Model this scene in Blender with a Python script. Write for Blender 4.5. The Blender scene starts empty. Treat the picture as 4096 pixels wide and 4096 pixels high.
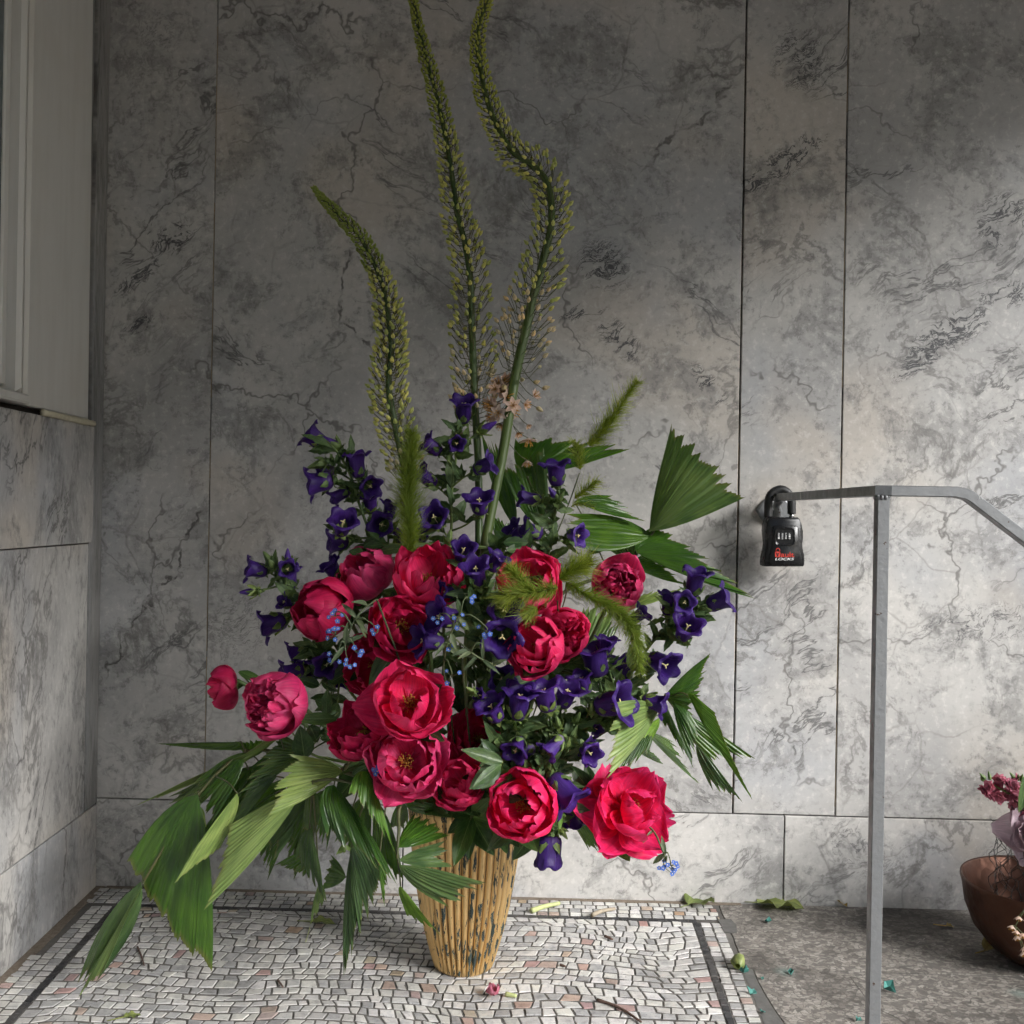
import bpy, math, random
from mathutils import Vector, Matrix, noise as mnoise

# ------------------------------------------------------------------ camera
PI = math.pi
rad = math.radians
scene = bpy.context.scene
C = scene.collection
CAM_H = 0.826
F = 4100.0 / 4096.0
YAW, PITCH, ROLL = rad(1.5), rad(0.0), rad(1.0)
cam_d = bpy.data.cameras.new('camera')
cam = bpy.data.objects.new('camera', cam_d)
C.objects.link(cam)
cam_d.sensor_fit = 'HORIZONTAL'
cam_d.sensor_width = 36.0
cam_d.lens = 36.0 * F
cam_d.clip_start = 0.02
cam_d.clip_end = 3000
CAM_R = Matrix.Rotation(YAW, 3, 'Z') @ Matrix.Rotation(PI / 2 + PITCH, 3, 'X') @ Matrix.Rotation(ROLL, 3, 'Z')
CAM_P = Vector((0, 0, CAM_H))
cam.matrix_world = Matrix.Translation(CAM_P) @ CAM_R.to_4x4()
scene.camera = cam

# ------------------------------------------------------------------ sky, sun, exposure
SUN_EL, SUN_AZ = rad(29), rad(54)          # azimuth measured from straight behind the camera towards the right
sun_from = Vector((math.sin(SUN_AZ) * math.cos(SUN_EL), -math.cos(SUN_AZ) * math.cos(SUN_EL), math.sin(SUN_EL)))
world = bpy.data.worlds.new('World')
scene.world = world
world.use_nodes = True
wn = world.node_tree
sky = wn.nodes.new('ShaderNodeTexSky')
sky.sky_type = 'NISHITA'
sky.sun_disc = False
sky.sun_elevation = SUN_EL
sky.sun_rotation = math.atan2(sun_from.x, sun_from.y)
sky.air_density = 1.0
sky.dust_density = 0.8
wn.links.new(sky.outputs[0], wn.nodes['Background'].inputs[0])
wn.nodes['Background'].inputs[1].default_value = 0.056
sun_d = bpy.data.lights.new('sun', 'SUN')
sun_d.energy = 5.0
sun_d.angle = rad(25)
sun_d.color = (1.0, 0.99, 0.975)
sun = bpy.data.objects.new('sun', sun_d)
C.objects.link(sun)
sun.rotation_euler = (-sun_from).to_track_quat('-Z', 'Y').to_euler()
vs = scene.view_settings
vs.view_transform = 'Standard'
vs.look = 'None'
vs.exposure = 0.6
vs.gamma = 1.0
vs.use_curve_mapping = False
scene.render.film_transparent = False
cy = scene.cycles
cy.max_bounces = 5
cy.diffuse_bounces = 3
cy.glossy_bounces = 2
cy.transmission_bounces = 3
cy.use_adaptive_sampling = True
cy.adaptive_threshold = 0.05
cy.adaptive_min_samples = 12
cy.use_light_tree = False
cy.use_denoising = True

# ------------------------------------------------------------------ helpers
rng = random.Random(7)
U = rng.uniform
W = {}                                     # world matrix of everything built


def ray(px, py):
    d = Vector(((px - 2048) / 4096, (2048 - py) / 4096, -F))
    return CAM_R @ d


def at(px, py, Y):                         # the point at depth Y that the photograph shows at (px, py)
    d = ray(px, py)
    return CAM_P + d * (Y / d.y)


def on_floor(px, py, z=0.0):
    d = ray(px, py)
    return CAM_P + d * ((z - CAM_P.z) / d.z)


def on_plane(px, py, p0, n):
    d = ray(px, py)
    return CAM_P + d * ((p0 - CAM_P).dot(n) / d.dot(n))


REG = {1: (1100, 0), 2: (1100, 1300), 3: (700, 2000), 4: (1800, 2000), 5: (200, 2796), 6: (1400, 2796), 7: (2796, 2796), 8: (2796, 1600)}


def zr(r, x, y):                           # crop coordinates to photograph pixels
    o = REG[r]
    k = 1300 / 1932
    return (o[0] + x * k, o[1] + y * k)


def dd(x, y):
    return (x * 4096 / 1932, y * 4096 / 1932)


def za(r, x, y, Y):
    p = dd(x, y) if r == 0 else zr(r, x, y)
    return at(p[0], p[1], Y)


def mscale(Y):                             # metres per photograph pixel at depth Y
    return Y / 4100.0


ZK = 1300 / 1932                           # photograph pixels per crop pixel


def idir(dx, dy, dz):                      # picture right / down / towards the viewer -> world
    v = Vector((dx, -dz, -dy))
    return v.normalized()


def tags(o, label=None, cat=None, group=None, kind=None):
    if label: o['label'] = label
    if cat: o['category'] = cat
    if group: o['group'] = group
    if kind: o['kind'] = kind
    return o


def thing(name, loc, label, cat, group=None):
    o = bpy.data.objects.new(name, None)
    o.empty_display_size = 0.02
    C.objects.link(o)
    o.location = loc
    W[o] = Matrix.Translation(Vector(loc))
    return tags(o, label, cat, group)


def mesh(name, verts, faces, mat, smooth=True, uvs=None, mats=None, midx=None, cols=None):
    me = bpy.data.meshes.new(name)
    me.from_pydata([tuple(v) for v in verts], [], faces)
    for m in (mats or [mat]):
        me.materials.append(m)
    if midx:
        me.polygons.foreach_set('material_index', midx)
    if smooth:
        me.polygons.foreach_set('use_smooth', [True] * len(me.polygons))
    if uvs:
        l = me.uv_layers.new(name='UVMap')
        li = [0] * len(me.loops)
        me.loops.foreach_get('vertex_index', li)
        flat = []
        for i in li:
            flat += [uvs[i][0], uvs[i][1]]
        l.data.foreach_set('uv', flat)
    if cols:
        a = me.color_attributes.new('tone', 'FLOAT_COLOR', 'POINT')
        flat = []
        for c in cols:
            flat += [c[0], c[1], c[2], 1.0]
        a.data.foreach_set('color', flat)
    me.update()
    return me


def put(name, me, parent=None, mw=None):
    """link mesh data me as an object whose world matrix is mw"""
    o = bpy.data.objects.new(name, me)
    C.objects.link(o)
    if mw is None:
        mw = W[parent] if parent else Matrix.Identity(4)
    W[o] = mw
    if parent:
        o.parent = parent
        o.matrix_basis = W[parent].inverted() @ mw
    else:
        o.matrix_basis = mw
    return o


def part(name, verts, faces, mat, parent=None, smooth=True, **kw):
    """verts in world space"""
    if parent:
        inv = W[parent].inverted()
        verts = [inv @ Vector(v) for v in verts]
    return put(name, mesh(name, verts, faces, mat, smooth, **kw), parent)


class MB:
    def __init__(s):
        s.v, s.f, s.uv, s.c = [], [], [], []

    def add(s, v, f, uv=None, col=None):
        b = len(s.v)
        s.v += [Vector(p) for p in v]
        s.f += [tuple(i + b for i in q) for q in f]
        s.uv += (uv if uv else [(0, 0)] * len(v))
        s.c += [col or (1, 1, 1)] * len(v)

    def box(s, a, b):
        x0, y0, z0 = a
        x1, y1, z1 = b
        s.add([(x0, y0, z0), (x1, y0, z0), (x1, y1, z0), (x0, y1, z0), (x0, y0, z1), (x1, y0, z1), (x1, y1, z1), (x0, y1, z1)],
              [(3, 2, 1, 0), (4, 5, 6, 7), (0, 1, 5, 4), (1, 2, 6, 5), (2, 3, 7, 6), (3, 0, 4, 7)])

    def tube(s, pts, radii, n=6, cap=True, col=None):
        v, f = tube(pts, radii, n, cap)
        s.add(v, f, [(0, i / max(1, len(v))) for i in range(len(v))], col)


def frame_of(d, up=Vector((0, 0, 1))):
    d = d.normalized()
    if abs(d.dot(up)) > 0.97:
        up = Vector((0, 1, 0))
    x = up.cross(d).normalized()
    y = d.cross(x).normalized()
    return x, y, d


def axis_matrix(p, d, s=1.0, spin=0.0, up=Vector((0, 0, 1))):
    x, y, z = frame_of(d, up)
    m = Matrix((x, y, z)).transposed().to_4x4()
    return Matrix.Translation(p) @ m @ Matrix.Rotation(spin, 4, 'Z') @ Matrix.Scale(s, 4)


def tube(pts, radii, n=6, cap=True):
    pts = [Vector(p) for p in pts]
    if not hasattr(radii, '__len__'):
        radii = [radii] * len(pts)
    v, f = [], []
    x = None
    for i, p in enumerate(pts):
        t = (pts[min(i + 1, len(pts) - 1)] - pts[max(i - 1, 0)]).normalized()
        if x is None:
            x = frame_of(t)[0]
        x = (x - t * x.dot(t)).normalized()
        y = t.cross(x)
        for k in range(n):
            a = 2 * PI * k / n
            v.append(p + (x * math.cos(a) + y * math.sin(a)) * radii[i])
    for i in range(len(pts) - 1):
        for k in range(n):
            a, b = i * n + k, i * n + (k + 1) % n
            f.append((a, b, b + n, a + n))
    if cap:
        f.append(tuple(range(n - 1, -1, -1)))
        m = (len(pts) - 1) * n
        f.append(tuple(range(m, m + n)))
    return v, f


def spline(pts, n):
    """Catmull-Rom through pts, n samples per span"""
    pts = [Vector(p) for p in pts]
    P = [pts[0] * 2 - pts[1]] + pts + [pts[-1] * 2 - pts[-2]]
    out = []
    for i in range(1, len(P) - 2):
        for k in range(n):
            t = k / n
            a, b, c, d = P[i - 1], P[i], P[i + 1], P[i + 2]
            out.append(0.5 * ((2 * b) + (c - a) * t + (2 * a - 5 * b + 4 * c - d) * t * t + (3 * b - a - 3 * c + d) * t ** 3))
    out.append(pts[-1].copy())
    return out


def grid_faces(nu, nv):
    return [(i * nv + j, i * nv + j + 1, (i + 1) * nv + j + 1, (i + 1) * nv + j) for i in range(nu - 1) for j in range(nv - 1)]


def nz(x, y=0.0, z=0.0):
    return mnoise.noise(Vector((x, y, z)))


def smooth01(a, b, x):
    t = max(0.0, min(1.0, (x - a) / (b - a)))
    return t * t * (3 - 2 * t)


# ------------------------------------------------------------------ materials
class Nodes:
    def __init__(s, name, dim='3D'):
        s.dim = dim
        s.mat = bpy.data.materials.new(name)
        s.mat.use_nodes = True
        s.t = s.mat.node_tree
        s.b = s.t.nodes['Principled BSDF']

    def n(s, typ, ins=None, **attrs):
        nd = s.t.nodes.new('ShaderNode' + typ)
        for k, v in attrs.items():
            setattr(nd, k, v)
        for k, v in (ins or {}).items():
            s.set(nd.inputs[k], v)
        return nd

    def set(s, sock, v):
        if hasattr(v, 'is_output'):
            s.t.links.new(v, sock)
        else:
            if hasattr(v, '__len__') and len(v) == 3 and sock.type == 'RGBA':
                v = (*v, 1.0)
            sock.default_value = v

    def m(s, op, a, b=0.0, c=0.0, clamp=False):
        nd = s.n('Math', {0: a, 1: b, 2: c}, operation=op)
        nd.use_clamp = clamp
        return nd.outputs[0]

    def v(s, op, a, b=(0, 0, 0), scale=None):
        nd = s.n('VectorMath', {0: a, 1: b}, operation=op)
        if scale is not None:
            s.set(nd.inputs['Scale'], scale)
        return nd.outputs['Value'] if op in ('LENGTH', 'DOT_PRODUCT', 'DISTANCE') else nd.outputs[0]

    def noise(s, vec, scale, detail=4.0, rough=0.5, out=0, dist=0.0):
        nd = s.n('TexNoise', {'Vector': vec, 'Scale': scale, 'Detail': detail, 'Roughness': rough, 'Distortion': dist}, noise_dimensions=s.dim)
        return nd.outputs[out]

    def vor(s, vec, scale, feature='F1', out='Distance', rnd=1.0):
        nd = s.n('TexVoronoi', {'Vector': vec, 'Scale': scale, 'Randomness': rnd}, feature=feature, voronoi_dimensions=s.dim)
        return nd.outputs[out]

    def step(s, x, a, b, lo=0.0, hi=1.0):
        nd = s.n('MapRange', {0: x, 1: a, 2: b, 3: lo, 4: hi}, interpolation_type='SMOOTHSTEP')
        return nd.outputs[0]

    def mix(s, f, a, b, blend='MIX'):
        nd = s.n('Mix', data_type='RGBA', blend_type=blend)
        s.set(nd.inputs['Factor'], f)
        s.set(nd.inputs['A'], a)
        s.set(nd.inputs['B'], b)
        return nd.outputs['Result']

    def ramp(s, x, stops):
        nd = s.n('ValToRGB', {0: x})
        e = nd.color_ramp.elements
        while len(e) < len(stops):
            e.new(0.5)
        for el, (p, c) in zip(e, stops):
            el.position = p
            el.color = (*c, 1.0)
        return nd.outputs[0]

    def obj(s):
        return s.n('TexCoord').outputs['Object']

    def uv(s):
        return s.n('TexCoord').outputs['UV']

    def pos(s):
        return s.n('NewGeometry').outputs['Position']

    def rnd(s):
        return s.n('ObjectInfo').outputs['Random']

    def sep(s, v):
        return s.n('SeparateXYZ', {0: v}).outputs

    def comb(s, x=0.0, y=0.0, z=0.0):
        return s.n('CombineXYZ', {0: x, 1: y, 2: z}).outputs[0]

    def bump(s, h, dist, strength=1.0):
        nd = s.n('Bump', {'Height': h, 'Distance': dist, 'Strength': strength})
        s.t.links.new(nd.outputs[0], s.b.inputs['Normal'])
        return nd.outputs[0]

    def out(s, color=None, rough=None, **kw):
        if color is not None: s.set(s.b.inputs['Base Color'], color)
        if rough is not None: s.set(s.b.inputs['Roughness'], rough)
        for k, v in kw.items():
            s.set(s.b.inputs[k.replace('_', ' ')], v)
        return s.mat

    def translucent(s, color, fac, normal=None):
        tr = s.n('BsdfTranslucent', {'Color': color})
        mx = s.n('MixShader', {0: fac})
        s.t.links.new(s.b.outputs[0], mx.inputs[1])
        s.t.links.new(tr.outputs[0], mx.inputs[2])
        s.t.links.new(mx.outputs[0], s.t.nodes['Material Output'].inputs[0])
        return s.mat


def plain(name, col, rough=0.6, metal=0.0, spec=0.5):
    N = Nodes(name)
    p = N.obj()
    k = N.noise(p, 60.0, 5.0, 0.6)
    c = N.mix(1.0, col, N.ramp(k, [(0.3, (0.82, 0.82, 0.82)), (0.7, (1.15, 1.15, 1.15))]), 'MULTIPLY')
    return N.out(c, rough, Metallic=metal, Specular_IOR_Level=spec)


def marble(name, spots=(), veins=(), cool=0.0, stretch=(1, 1, 1), seed=0.0, side=False, light=0.92, slant=0.68):
    """veined stone slab: cloud, mottles, crack veins, dendritic stains; spots and veins are natural marks at fixed places in the wall"""
    N = Nodes(name, '2D')
    P = N.pos()
    r = N.rnd()
    off = N.comb(N.m('ADD', N.m('MULTIPLY', r, 37.3), seed), N.m('MULTIPLY', r, 91.7), 0.0)
    gx, gy, gz = N.sep(N.v('MULTIPLY', P, stretch))
    p = N.v('ADD', N.comb(gy if side else gx, gz, 0.0), off)
    w1 = N.v('SUBTRACT', N.noise(p, 2.6, 3.0, 0.55, out=1), (0.5, 0.5, 0.5))
    w2 = N.v('SUBTRACT', N.noise(p, 11.0, 3.0, 0.65, out=1), (0.5, 0.5, 0.5))
    p1 = N.v('ADD', p, N.v('SCALE', w1, scale=0.16))
    p2 = N.v('ADD', p1, N.v('SCALE', w2, scale=0.03))
    c1 = N.noise(p1, 2.4, 5.0, 0.60)
    base = N.ramp(c1, [(0.28, (0.355, 0.352, 0.35)), (0.45, (0.425, 0.418, 0.41)), (0.58, (0.485, 0.475, 0.46)), (0.74, (0.545, 0.53, 0.51))])
    wb = N.step(N.noise(p, 2.1, 2.0, 0.5), 0.53, 0.68)
    base = N.mix(N.m('MULTIPLY', wb, 0.36), base, (0.53, 0.455, 0.375))
    cb = N.step(N.noise(N.v('ADD', p, (7.7, 3.1, 1.9)), 1.9, 3.0, 0.55), 0.5, 0.66)
    base = N.mix(N.m('MULTIPLY', cb, 0.45 + cool), base, (0.40, 0.415, 0.445))
    # soft grey blotches, small flecks, pale grains
    mo = N.noise(p1, 7.0, 6.0, 0.66)
    base = N.mix(N.step(mo, 0.49, 0.35, 0.0, 0.5), base, (0.20, 0.198, 0.197))
    mo2 = N.noise(p, 52.0, 4.0, 0.7)
    fm = N.step(mo, 0.60, 0.42)
    base = N.mix(N.m('MULTIPLY', N.step(mo2, 0.46, 0.34, 0.0, 0.55), N.m('ADD', N.m('MULTIPLY', fm, 0.75), 0.25)), base, (0.17, 0.168, 0.166))
    base = N.mix(N.step(mo2, 0.55, 0.70, 0.0, 0.40), base, (0.66, 0.645, 0.62))
    # wisps
    wi = N.m('ABSOLUTE', N.m('SUBTRACT', N.noise(p2, 6.5, 6.0, 0.62), 0.5))
    base = N.mix(N.m('MULTIPLY', N.step(wi, 0.03, 0.0, 0.0, 0.36), N.step(mo, 0.58, 0.44)), base, (0.16, 0.157, 0.155))
    # thin crack veins
    wa, wb_, wc_ = N.sep(w1)
    msk = N.step(wa, -0.02, 0.12)
    e1 = N.vor(N.v('ADD', p2, N.v('SCALE', w2, scale=0.10)), 2.6, 'DISTANCE_TO_EDGE')
    v1 = N.m('MULTIPLY', N.step(e1, 0.016, 0.0), msk)
    e2 = N.vor(N.v('ADD', p2, (3.3, 8.1, 2.2)), 7.0, 'DISTANCE_TO_EDGE')
    v2 = N.m('MULTIPLY', N.step(e2, 0.03, 0.0), N.step(wb_, 0.0, 0.15))
    rd = N.m('ABSOLUTE', N.m('SUBTRACT', N.noise(p1, 1.7, 8.0, 0.60), 0.5))
    v3 = N.m('MULTIPLY', N.step(rd, 0.014, 0.0), N.step(wc_, -0.07, 0.1))
    base = N.mix(N.m('MULTIPLY', v1, 0.72), base, (0.105, 0.10, 0.095))
    base = N.mix(N.m('MULTIPLY', v2, 0.38), base, (0.16, 0.15, 0.14))
    base = N.mix(N.m('MULTIPLY', v3, 0.6), base, (0.13, 0.125, 0.12))
    # slanting veins that run through the slab
    pd = N.n('Mapping', {0: p2, 2: (0, 0, slant), 3: (1.4, 0.40, 1.0)}, vector_type='TEXTURE').outputs[0]
    dg = N.m('ABSOLUTE', N.m('SUBTRACT', N.noise(pd, 1.6, 7.0, 0.62), 0.5))
    dgm = N.step(N.noise(N.v('ADD', p, (4.2, 9.6, 0)), 2.2, 2.0), 0.50, 0.64)
    base = N.mix(N.m('MULTIPLY', N.step(dg, 0.013, 0.0, 0.0, 0.85), dgm), base, (0.10, 0.098, 0.097))
    base = N.mix(N.m('MULTIPLY', N.step(dg, 0.07, 0.0, 0.0, 0.16), dgm), base, (0.17, 0.17, 0.175))
    # dark dendritic stains and long veins
    PF = N.v('MULTIPLY', P, (1, 0, 1))
    tot = None
    for (x, z, rx, rz, ang, amt) in spots:
        d = N.v('LENGTH', N.n('Mapping', {0: PF, 1: (x, 0, z), 2: (0, -ang, 0), 3: (rx, 1, rz)}, vector_type='TEXTURE').outputs[0])
        k = N.step(d, 1.15, 0.1, 0.0, amt)
        tot = k if tot is None else N.m('MAXIMUM', tot, k)
    if tot is not None:
        dn = N.m('ABSOLUTE', N.m('SUBTRACT', N.noise(N.n('Mapping', {0: N.v('ADD', p2, N.v('SCALE', w2, scale=0.03)), 2: (0, 0, 0.62), 3: (1.6, 0.6, 1.0)}, vector_type='TEXTURE').outputs[0], 17.0, 6.0, 0.74), 0.5))
        dv = N.m('MULTIPLY', N.step(N.m('ADD', dn, N.m('MULTIPLY', tot, -0.045)), 0.020, -0.025), N.step(tot, 0.02, 0.35))
        base = N.mix(N.m('MULTIPLY', dv, 0.92), base, (0.035, 0.036, 0.042))
        base = N.mix(N.m('MULTIPLY', tot, 0.16), base, (0.17, 0.17, 0.18))
    vt = None
    wsum = N.sep(N.v('ADD', N.v('SCALE', w2, scale=0.09), N.v('SCALE', w1, scale=0.07)))
    PW = N.v('MULTIPLY', N.v('ADD', P, N.comb(wsum[0], 0.0, wsum[1])), (1, 0, 1))
    for (x0, z0, x1, z1, wd, amt) in veins:
        L = math.hypot(x1 - x0, z1 - z0)
        d = N.v('LENGTH', N.n('Mapping', {0: PW, 1: ((x0 + x1) / 2, 0, (z0 + z1) / 2), 2: (0, -math.atan2(z1 - z0, x1 - x0), 0), 3: (L * 0.62, 1, wd)}, vector_type='TEXTURE').outputs[0])
        k = N.step(d, 1.0, 0.35, 0.0, amt)
        vt = k if vt is None else N.m('MAXIMUM', vt, k)
    if vt is not None:
        vt = N.m('MULTIPLY', vt, N.step(mo2, 0.36, 0.52, 0.15, 1.0))
        base = N.mix(vt, base, (0.07, 0.065, 0.062))
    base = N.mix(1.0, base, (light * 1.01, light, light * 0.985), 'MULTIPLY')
    ro = N.step(mo, 0.3, 0.7, 0.52, 0.38)
    return N.out(base, ro, Specular_IOR_Level=0.35)

# ------------------------------------------------------------------ walls
WALL_Y = 2.2
CEIL = 2.75


def slab(name, parent, o, u, v, n, w, h, mat, gap=0.0012, th=0.02, ch=0.0012, skew=0.0):
    """bevelled slab; o lower left front corner, n points out of the wall"""
    o, u, v, n = Vector(o), Vector(u), Vector(v), Vector(n)
    c = []
    for ins, dep in ((gap, -th), (gap, -ch), (gap + ch, 0.0)):
        for a, b in ((ins, ins), (w - ins, ins), (w - ins, h - ins), (ins, h - ins)):
            sk = skew * (b / h) if a < w / 2 else 0
            c.append(o + u * (a + sk) + v * b + n * dep)
    f = [(8, 9, 10, 11), (3, 2, 1, 0)]
    for k in (0, 4):
        for i in range(4):
            j = (i + 1) % 4
            f.append((k + i, k + j, k + 4 + j, k + 4 + i))
    return part(name, c, f, mat, parent, smooth=False)


def wz(x, y):                              # photograph (1932 scale) -> X, Z on the back wall
    p = za(0, x, y, WALL_Y)
    return p.x, p.z


SP = []
for (x, y, rx, rz, an, am) in [(325, 450, .05, .03, .6, 1.0), (265, 520, .07, .018, .7, .9), (262, 610, .035, .02, .4, .9),
                               (1490, 300, .085, .03, .65, 1.0), (1510, 110, .06, .08, .3, .55), (1425, 345, .03, .03, .4, .8),
                               (1790, 630, .11, .035, .55, 1.0), (1740, 680, .07, .02, .6, .9), (1895, 420, .06, .06, .7, 1.0), (1900, 555, .07, .03, .1, .8),
                               (1170, 640, .06, .03, -.8, .9), (1140, 500, .06, .05, -.6, .8), (1100, 590, .05, .02, .2, .8), (1340, 730, .06, .02, -.9, .9),
                               (1850, 1180, .18, .05, .15, .45), (450, 1180, .13, .1, .2, .3), (300, 60, .1, .08, .2, .25)]:
    X, Z = wz(x, y)
    SP.append((X, Z, rx * 1.35, rz * 1.3, an, am))
VN = []
for pts, wd, am in [([(660, 470), (655, 520), (630, 570), (645, 620), (690, 680), (720, 730)], .006, .8),
                    ([(1215, 320), (1300, 240), (1350, 200), (1405, 155)], .008, .75),
                    ([(385, 960), (345, 1030), (340, 1075), (300, 1120), (225, 1190), (190, 1290)], .005, .85),
                    ([(395, 270), (320, 330), (270, 350)], .006, .5),
                    ([(410, 265), (560, 235), (700, 160)], .004, .4),
                    ([(1590, 300), (1700, 380), (1760, 470), (1850, 620)], .006, .5)]:
    w = [wz(*q) for q in pts]
    for a, b in zip(w, w[1:]):
        VN.append((a[0], a[1], b[0], b[1], wd, am))

M_backs = []
M_base = marble('marble_base', [(wz(1620, 1600)[0], wz(1620, 1600)[1], .09, .16, 1.0, .35), (wz(1900, 1640)[0], wz(1900, 1640)[1], .15, .1, .4, .35)], [], cool=0.25, seed=5.0, light=1.02)
M_left = marble('marble_left', [], [], cool=0.25, stretch=(1, 1.6, .75), side=True, seed=11.0, light=0.98)
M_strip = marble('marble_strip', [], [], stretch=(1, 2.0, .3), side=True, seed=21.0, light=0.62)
M_gap = plain('joint_dark', (0.03, 0.024, 0.02), 0.9)
M_fill = plain('joint_filler', (0.36, 0.29, 0.20), 0.85)

xc = wz(189, 1000)[0]                      # inner corner
x1, x2, x3, x4 = wz(394, 1000)[0], wz(1391, 1000)[0], wz(1585, 1000)[0], 2.05
zb = wz(800, 1521)[1]
bw = thing('back_wall', (0.3, WALL_Y, 0), 'tall grey veined marble slab wall behind the flowers', 'wall')
ux, uz, nb = Vector((1, 0, 0)), Vector((0, 0, 1)), Vector((0, -1, 0))
for i, (a, b) in enumerate(((xc, x1), (x1, x2), (x2, x3), (x3, x4))):
    M_backs.append(marble('marble_slab', [q for q in SP if a - .03 < q[0] < b + .03], [q for q in VN if a - .05 < (q[0] + q[2]) / 2 < b + .05], seed=i * 3.7, slant=(.75, -.55, .6, .5)[i]))
for a, b, g in ((xc, x1, .0012), (x1, x2, .0012), (x2, x3, .0014), (x3, x4, .0012)):
    dy = U(-.0012, .0012)
    slab('marble_panel', bw, (a + (0.0014 if a == x2 else 0), WALL_Y + dy, zb), ux, uz, nb, b - a - (0.0014 if a == x2 else 0), CEIL - zb, M_backs[[xc, x1, x2, x3].index(a)], gap=g)
xb0, xb1 = wz(760, 1600)[0], wz(1479, 1600)[0]
for a, b in ((xc, xb0), (xb0, xb1), (xb1, xb1 + 1.05)):
    slab('base_panel', bw, (a, WALL_Y - .001, -.004), ux, uz, nb, b - a, zb + .004, M_base, gap=.0014)
m = MB()
m.box((xc - .3, WALL_Y + .012, -.01), (x4, WALL_Y + .16, CEIL))
part('backing', m.v, m.f, M_gap, bw, smooth=False)
for xx, wd in ((x1, .0013), (x2 - .0012, .0022), (x3, .0008)):   # old mortar left in the joints
    m = MB()
    z = zb + .02
    while z < CEIL - .1:
        l = U(.05, .5)
        o = U(-.0006, .0006)
        m.box((xx - wd + o, WALL_Y + .001, z), (xx + wd * .3 + o, WALL_Y + .0115, min(z + l, CEIL)))
        z += l + U(.0, .22)
    part('joint_mortar', m.v, m.f, M_fill, bw, smooth=False)

# left wall: its plane turns a few degrees from square to the back wall
VPX = 1961
ang = math.atan((VPX - 2048) / 4100.0) - YAW
wd_ = Vector((math.sin(ang), math.cos(ang), 0))        # direction that recedes along the left wall
us = -wd_                                               # along the wall towards the viewer
nl = Vector((us.y * -1, us.x, 0))
nl = Vector((abs(nl.x), nl.y if nl.x > 0 else -nl.y, 0)).normalized()
corner = Vector((xc, WALL_Y, 0))


def lw(px, py):                            # photograph pixel -> (s, z) on the left wall
    q = on_plane(px, py, corner, nl)
    return (q - corner).dot(us), q.z


s_end = .075
z0 = lw(329, 3251)[1]
z1 = lw(350, 2172)[1]
z2 = lw(364, 1705)[1]
LW = thing('left_wall', corner, 'side wall of pale streaked marble slabs below the painted window', 'wall')
zz = Vector((0, 0, 1))
PR = .005                                  # how far the wainscot stands proud


def lpt(s, z, d=0.0):
    return corner + us * s + zz * z + nl * d


slab('marble_panel', LW, lpt(2.6, -.004, PR), -us, zz, nl, 2.6 - .002, z0 + .004, M_left, gap=.0012, th=.04)
slab('marble_panel', LW, lpt(2.6, z0, PR), -us, zz, nl, 2.6 - s_end, z1 - z0, M_left, gap=.0014, th=.04)
slab('marble_panel', LW, lpt(2.6, z1, PR + .004), -us, zz, nl, 2.6 - s_end + .012, z2 - z1, M_left, gap=.0014, th=.04)
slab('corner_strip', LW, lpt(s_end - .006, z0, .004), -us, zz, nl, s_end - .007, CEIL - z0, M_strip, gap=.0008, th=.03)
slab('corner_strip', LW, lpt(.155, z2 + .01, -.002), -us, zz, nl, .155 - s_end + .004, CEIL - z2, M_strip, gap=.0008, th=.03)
m = MB()
bk = [lpt(s, z, d) for z in (-.01, CEIL) for s, d in ((-.05, -.016), (2.65, -.016), (2.65, -.2), (-.05, -.2))]
m.add(bk, [(0, 1, 5, 4), (1, 2, 6, 5), (2, 3, 7, 6), (3, 0, 4, 7), (0, 3, 2, 1), (4, 5, 6, 7)])
part('backing', m.v, m.f, M_gap, LW, smooth=False)

# painted window
N = Nodes('white_paint')
P = N.obj()
ch = N.step(N.noise(P, 21.0, 6.0, 0.7), 0.735, 0.75)
st = N.noise(N.v('MULTIPLY', P, (1, 1, .12)), 40.0, 5.0, 0.6)
c = N.mix(N.step(st, .4, .7, 0, .35), (0.60, 0.59, 0.56), (0.50, 0.485, 0.45))
c = N.mix(N.m('MULTIPLY', N.step(N.noise(P, 5.0, 5.0, .6), .45, .7), .3), c, (0.52, 0.49, 0.43))
N.bump(N.m('ADD', N.m('MULTIPLY', st, .5), N.m('MULTIPLY', ch, -2.0)), .0015, .4)
M_white = N.out(N.mix(ch, c, (.03, .028, .025)), .42)
N = Nodes('window_glass')
M_glass = N.out((0.10, 0.12, 0.13), 0.06, Specular_IOR_Level=0.8)
WN = thing('window', lpt(.3, z2, 0), 'white painted window casing with flaking edges above the left marble', 'window')
sA0, sA1 = lw(*dd(161, 790))[0], lw(*dd(167, 0))[0]
sB = lw(*dd(46, 700))[0]


def lboard(name, s_lo0, s_lo1, s_hi, za_, zb_, d, th, mat, parent=WN, ch=.002):
    """board from s_lo (nearer the corner, may slant) to s_hi"""
    c = []
    for ins, dep in ((0, d - th), (0, d - ch), (ch, d)):
        c += [lpt(s_hi - ins, za_ + ins, dep), lpt(s_lo0 + ins, za_ + ins, dep), lpt(s_lo1 + ins, zb_ - ins, dep), lpt(s_hi - ins, zb_ - ins, dep)]
    f = [(8, 9, 10, 11), (3, 2, 1, 0)]
    for k in (0, 4):
        for i in range(4):
            j = (i + 1) % 4
            f.append((k + i, k + j, k + 4 + j, k + 4 + i))
    return part(name, c, f, mat, parent, smooth=False)


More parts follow.
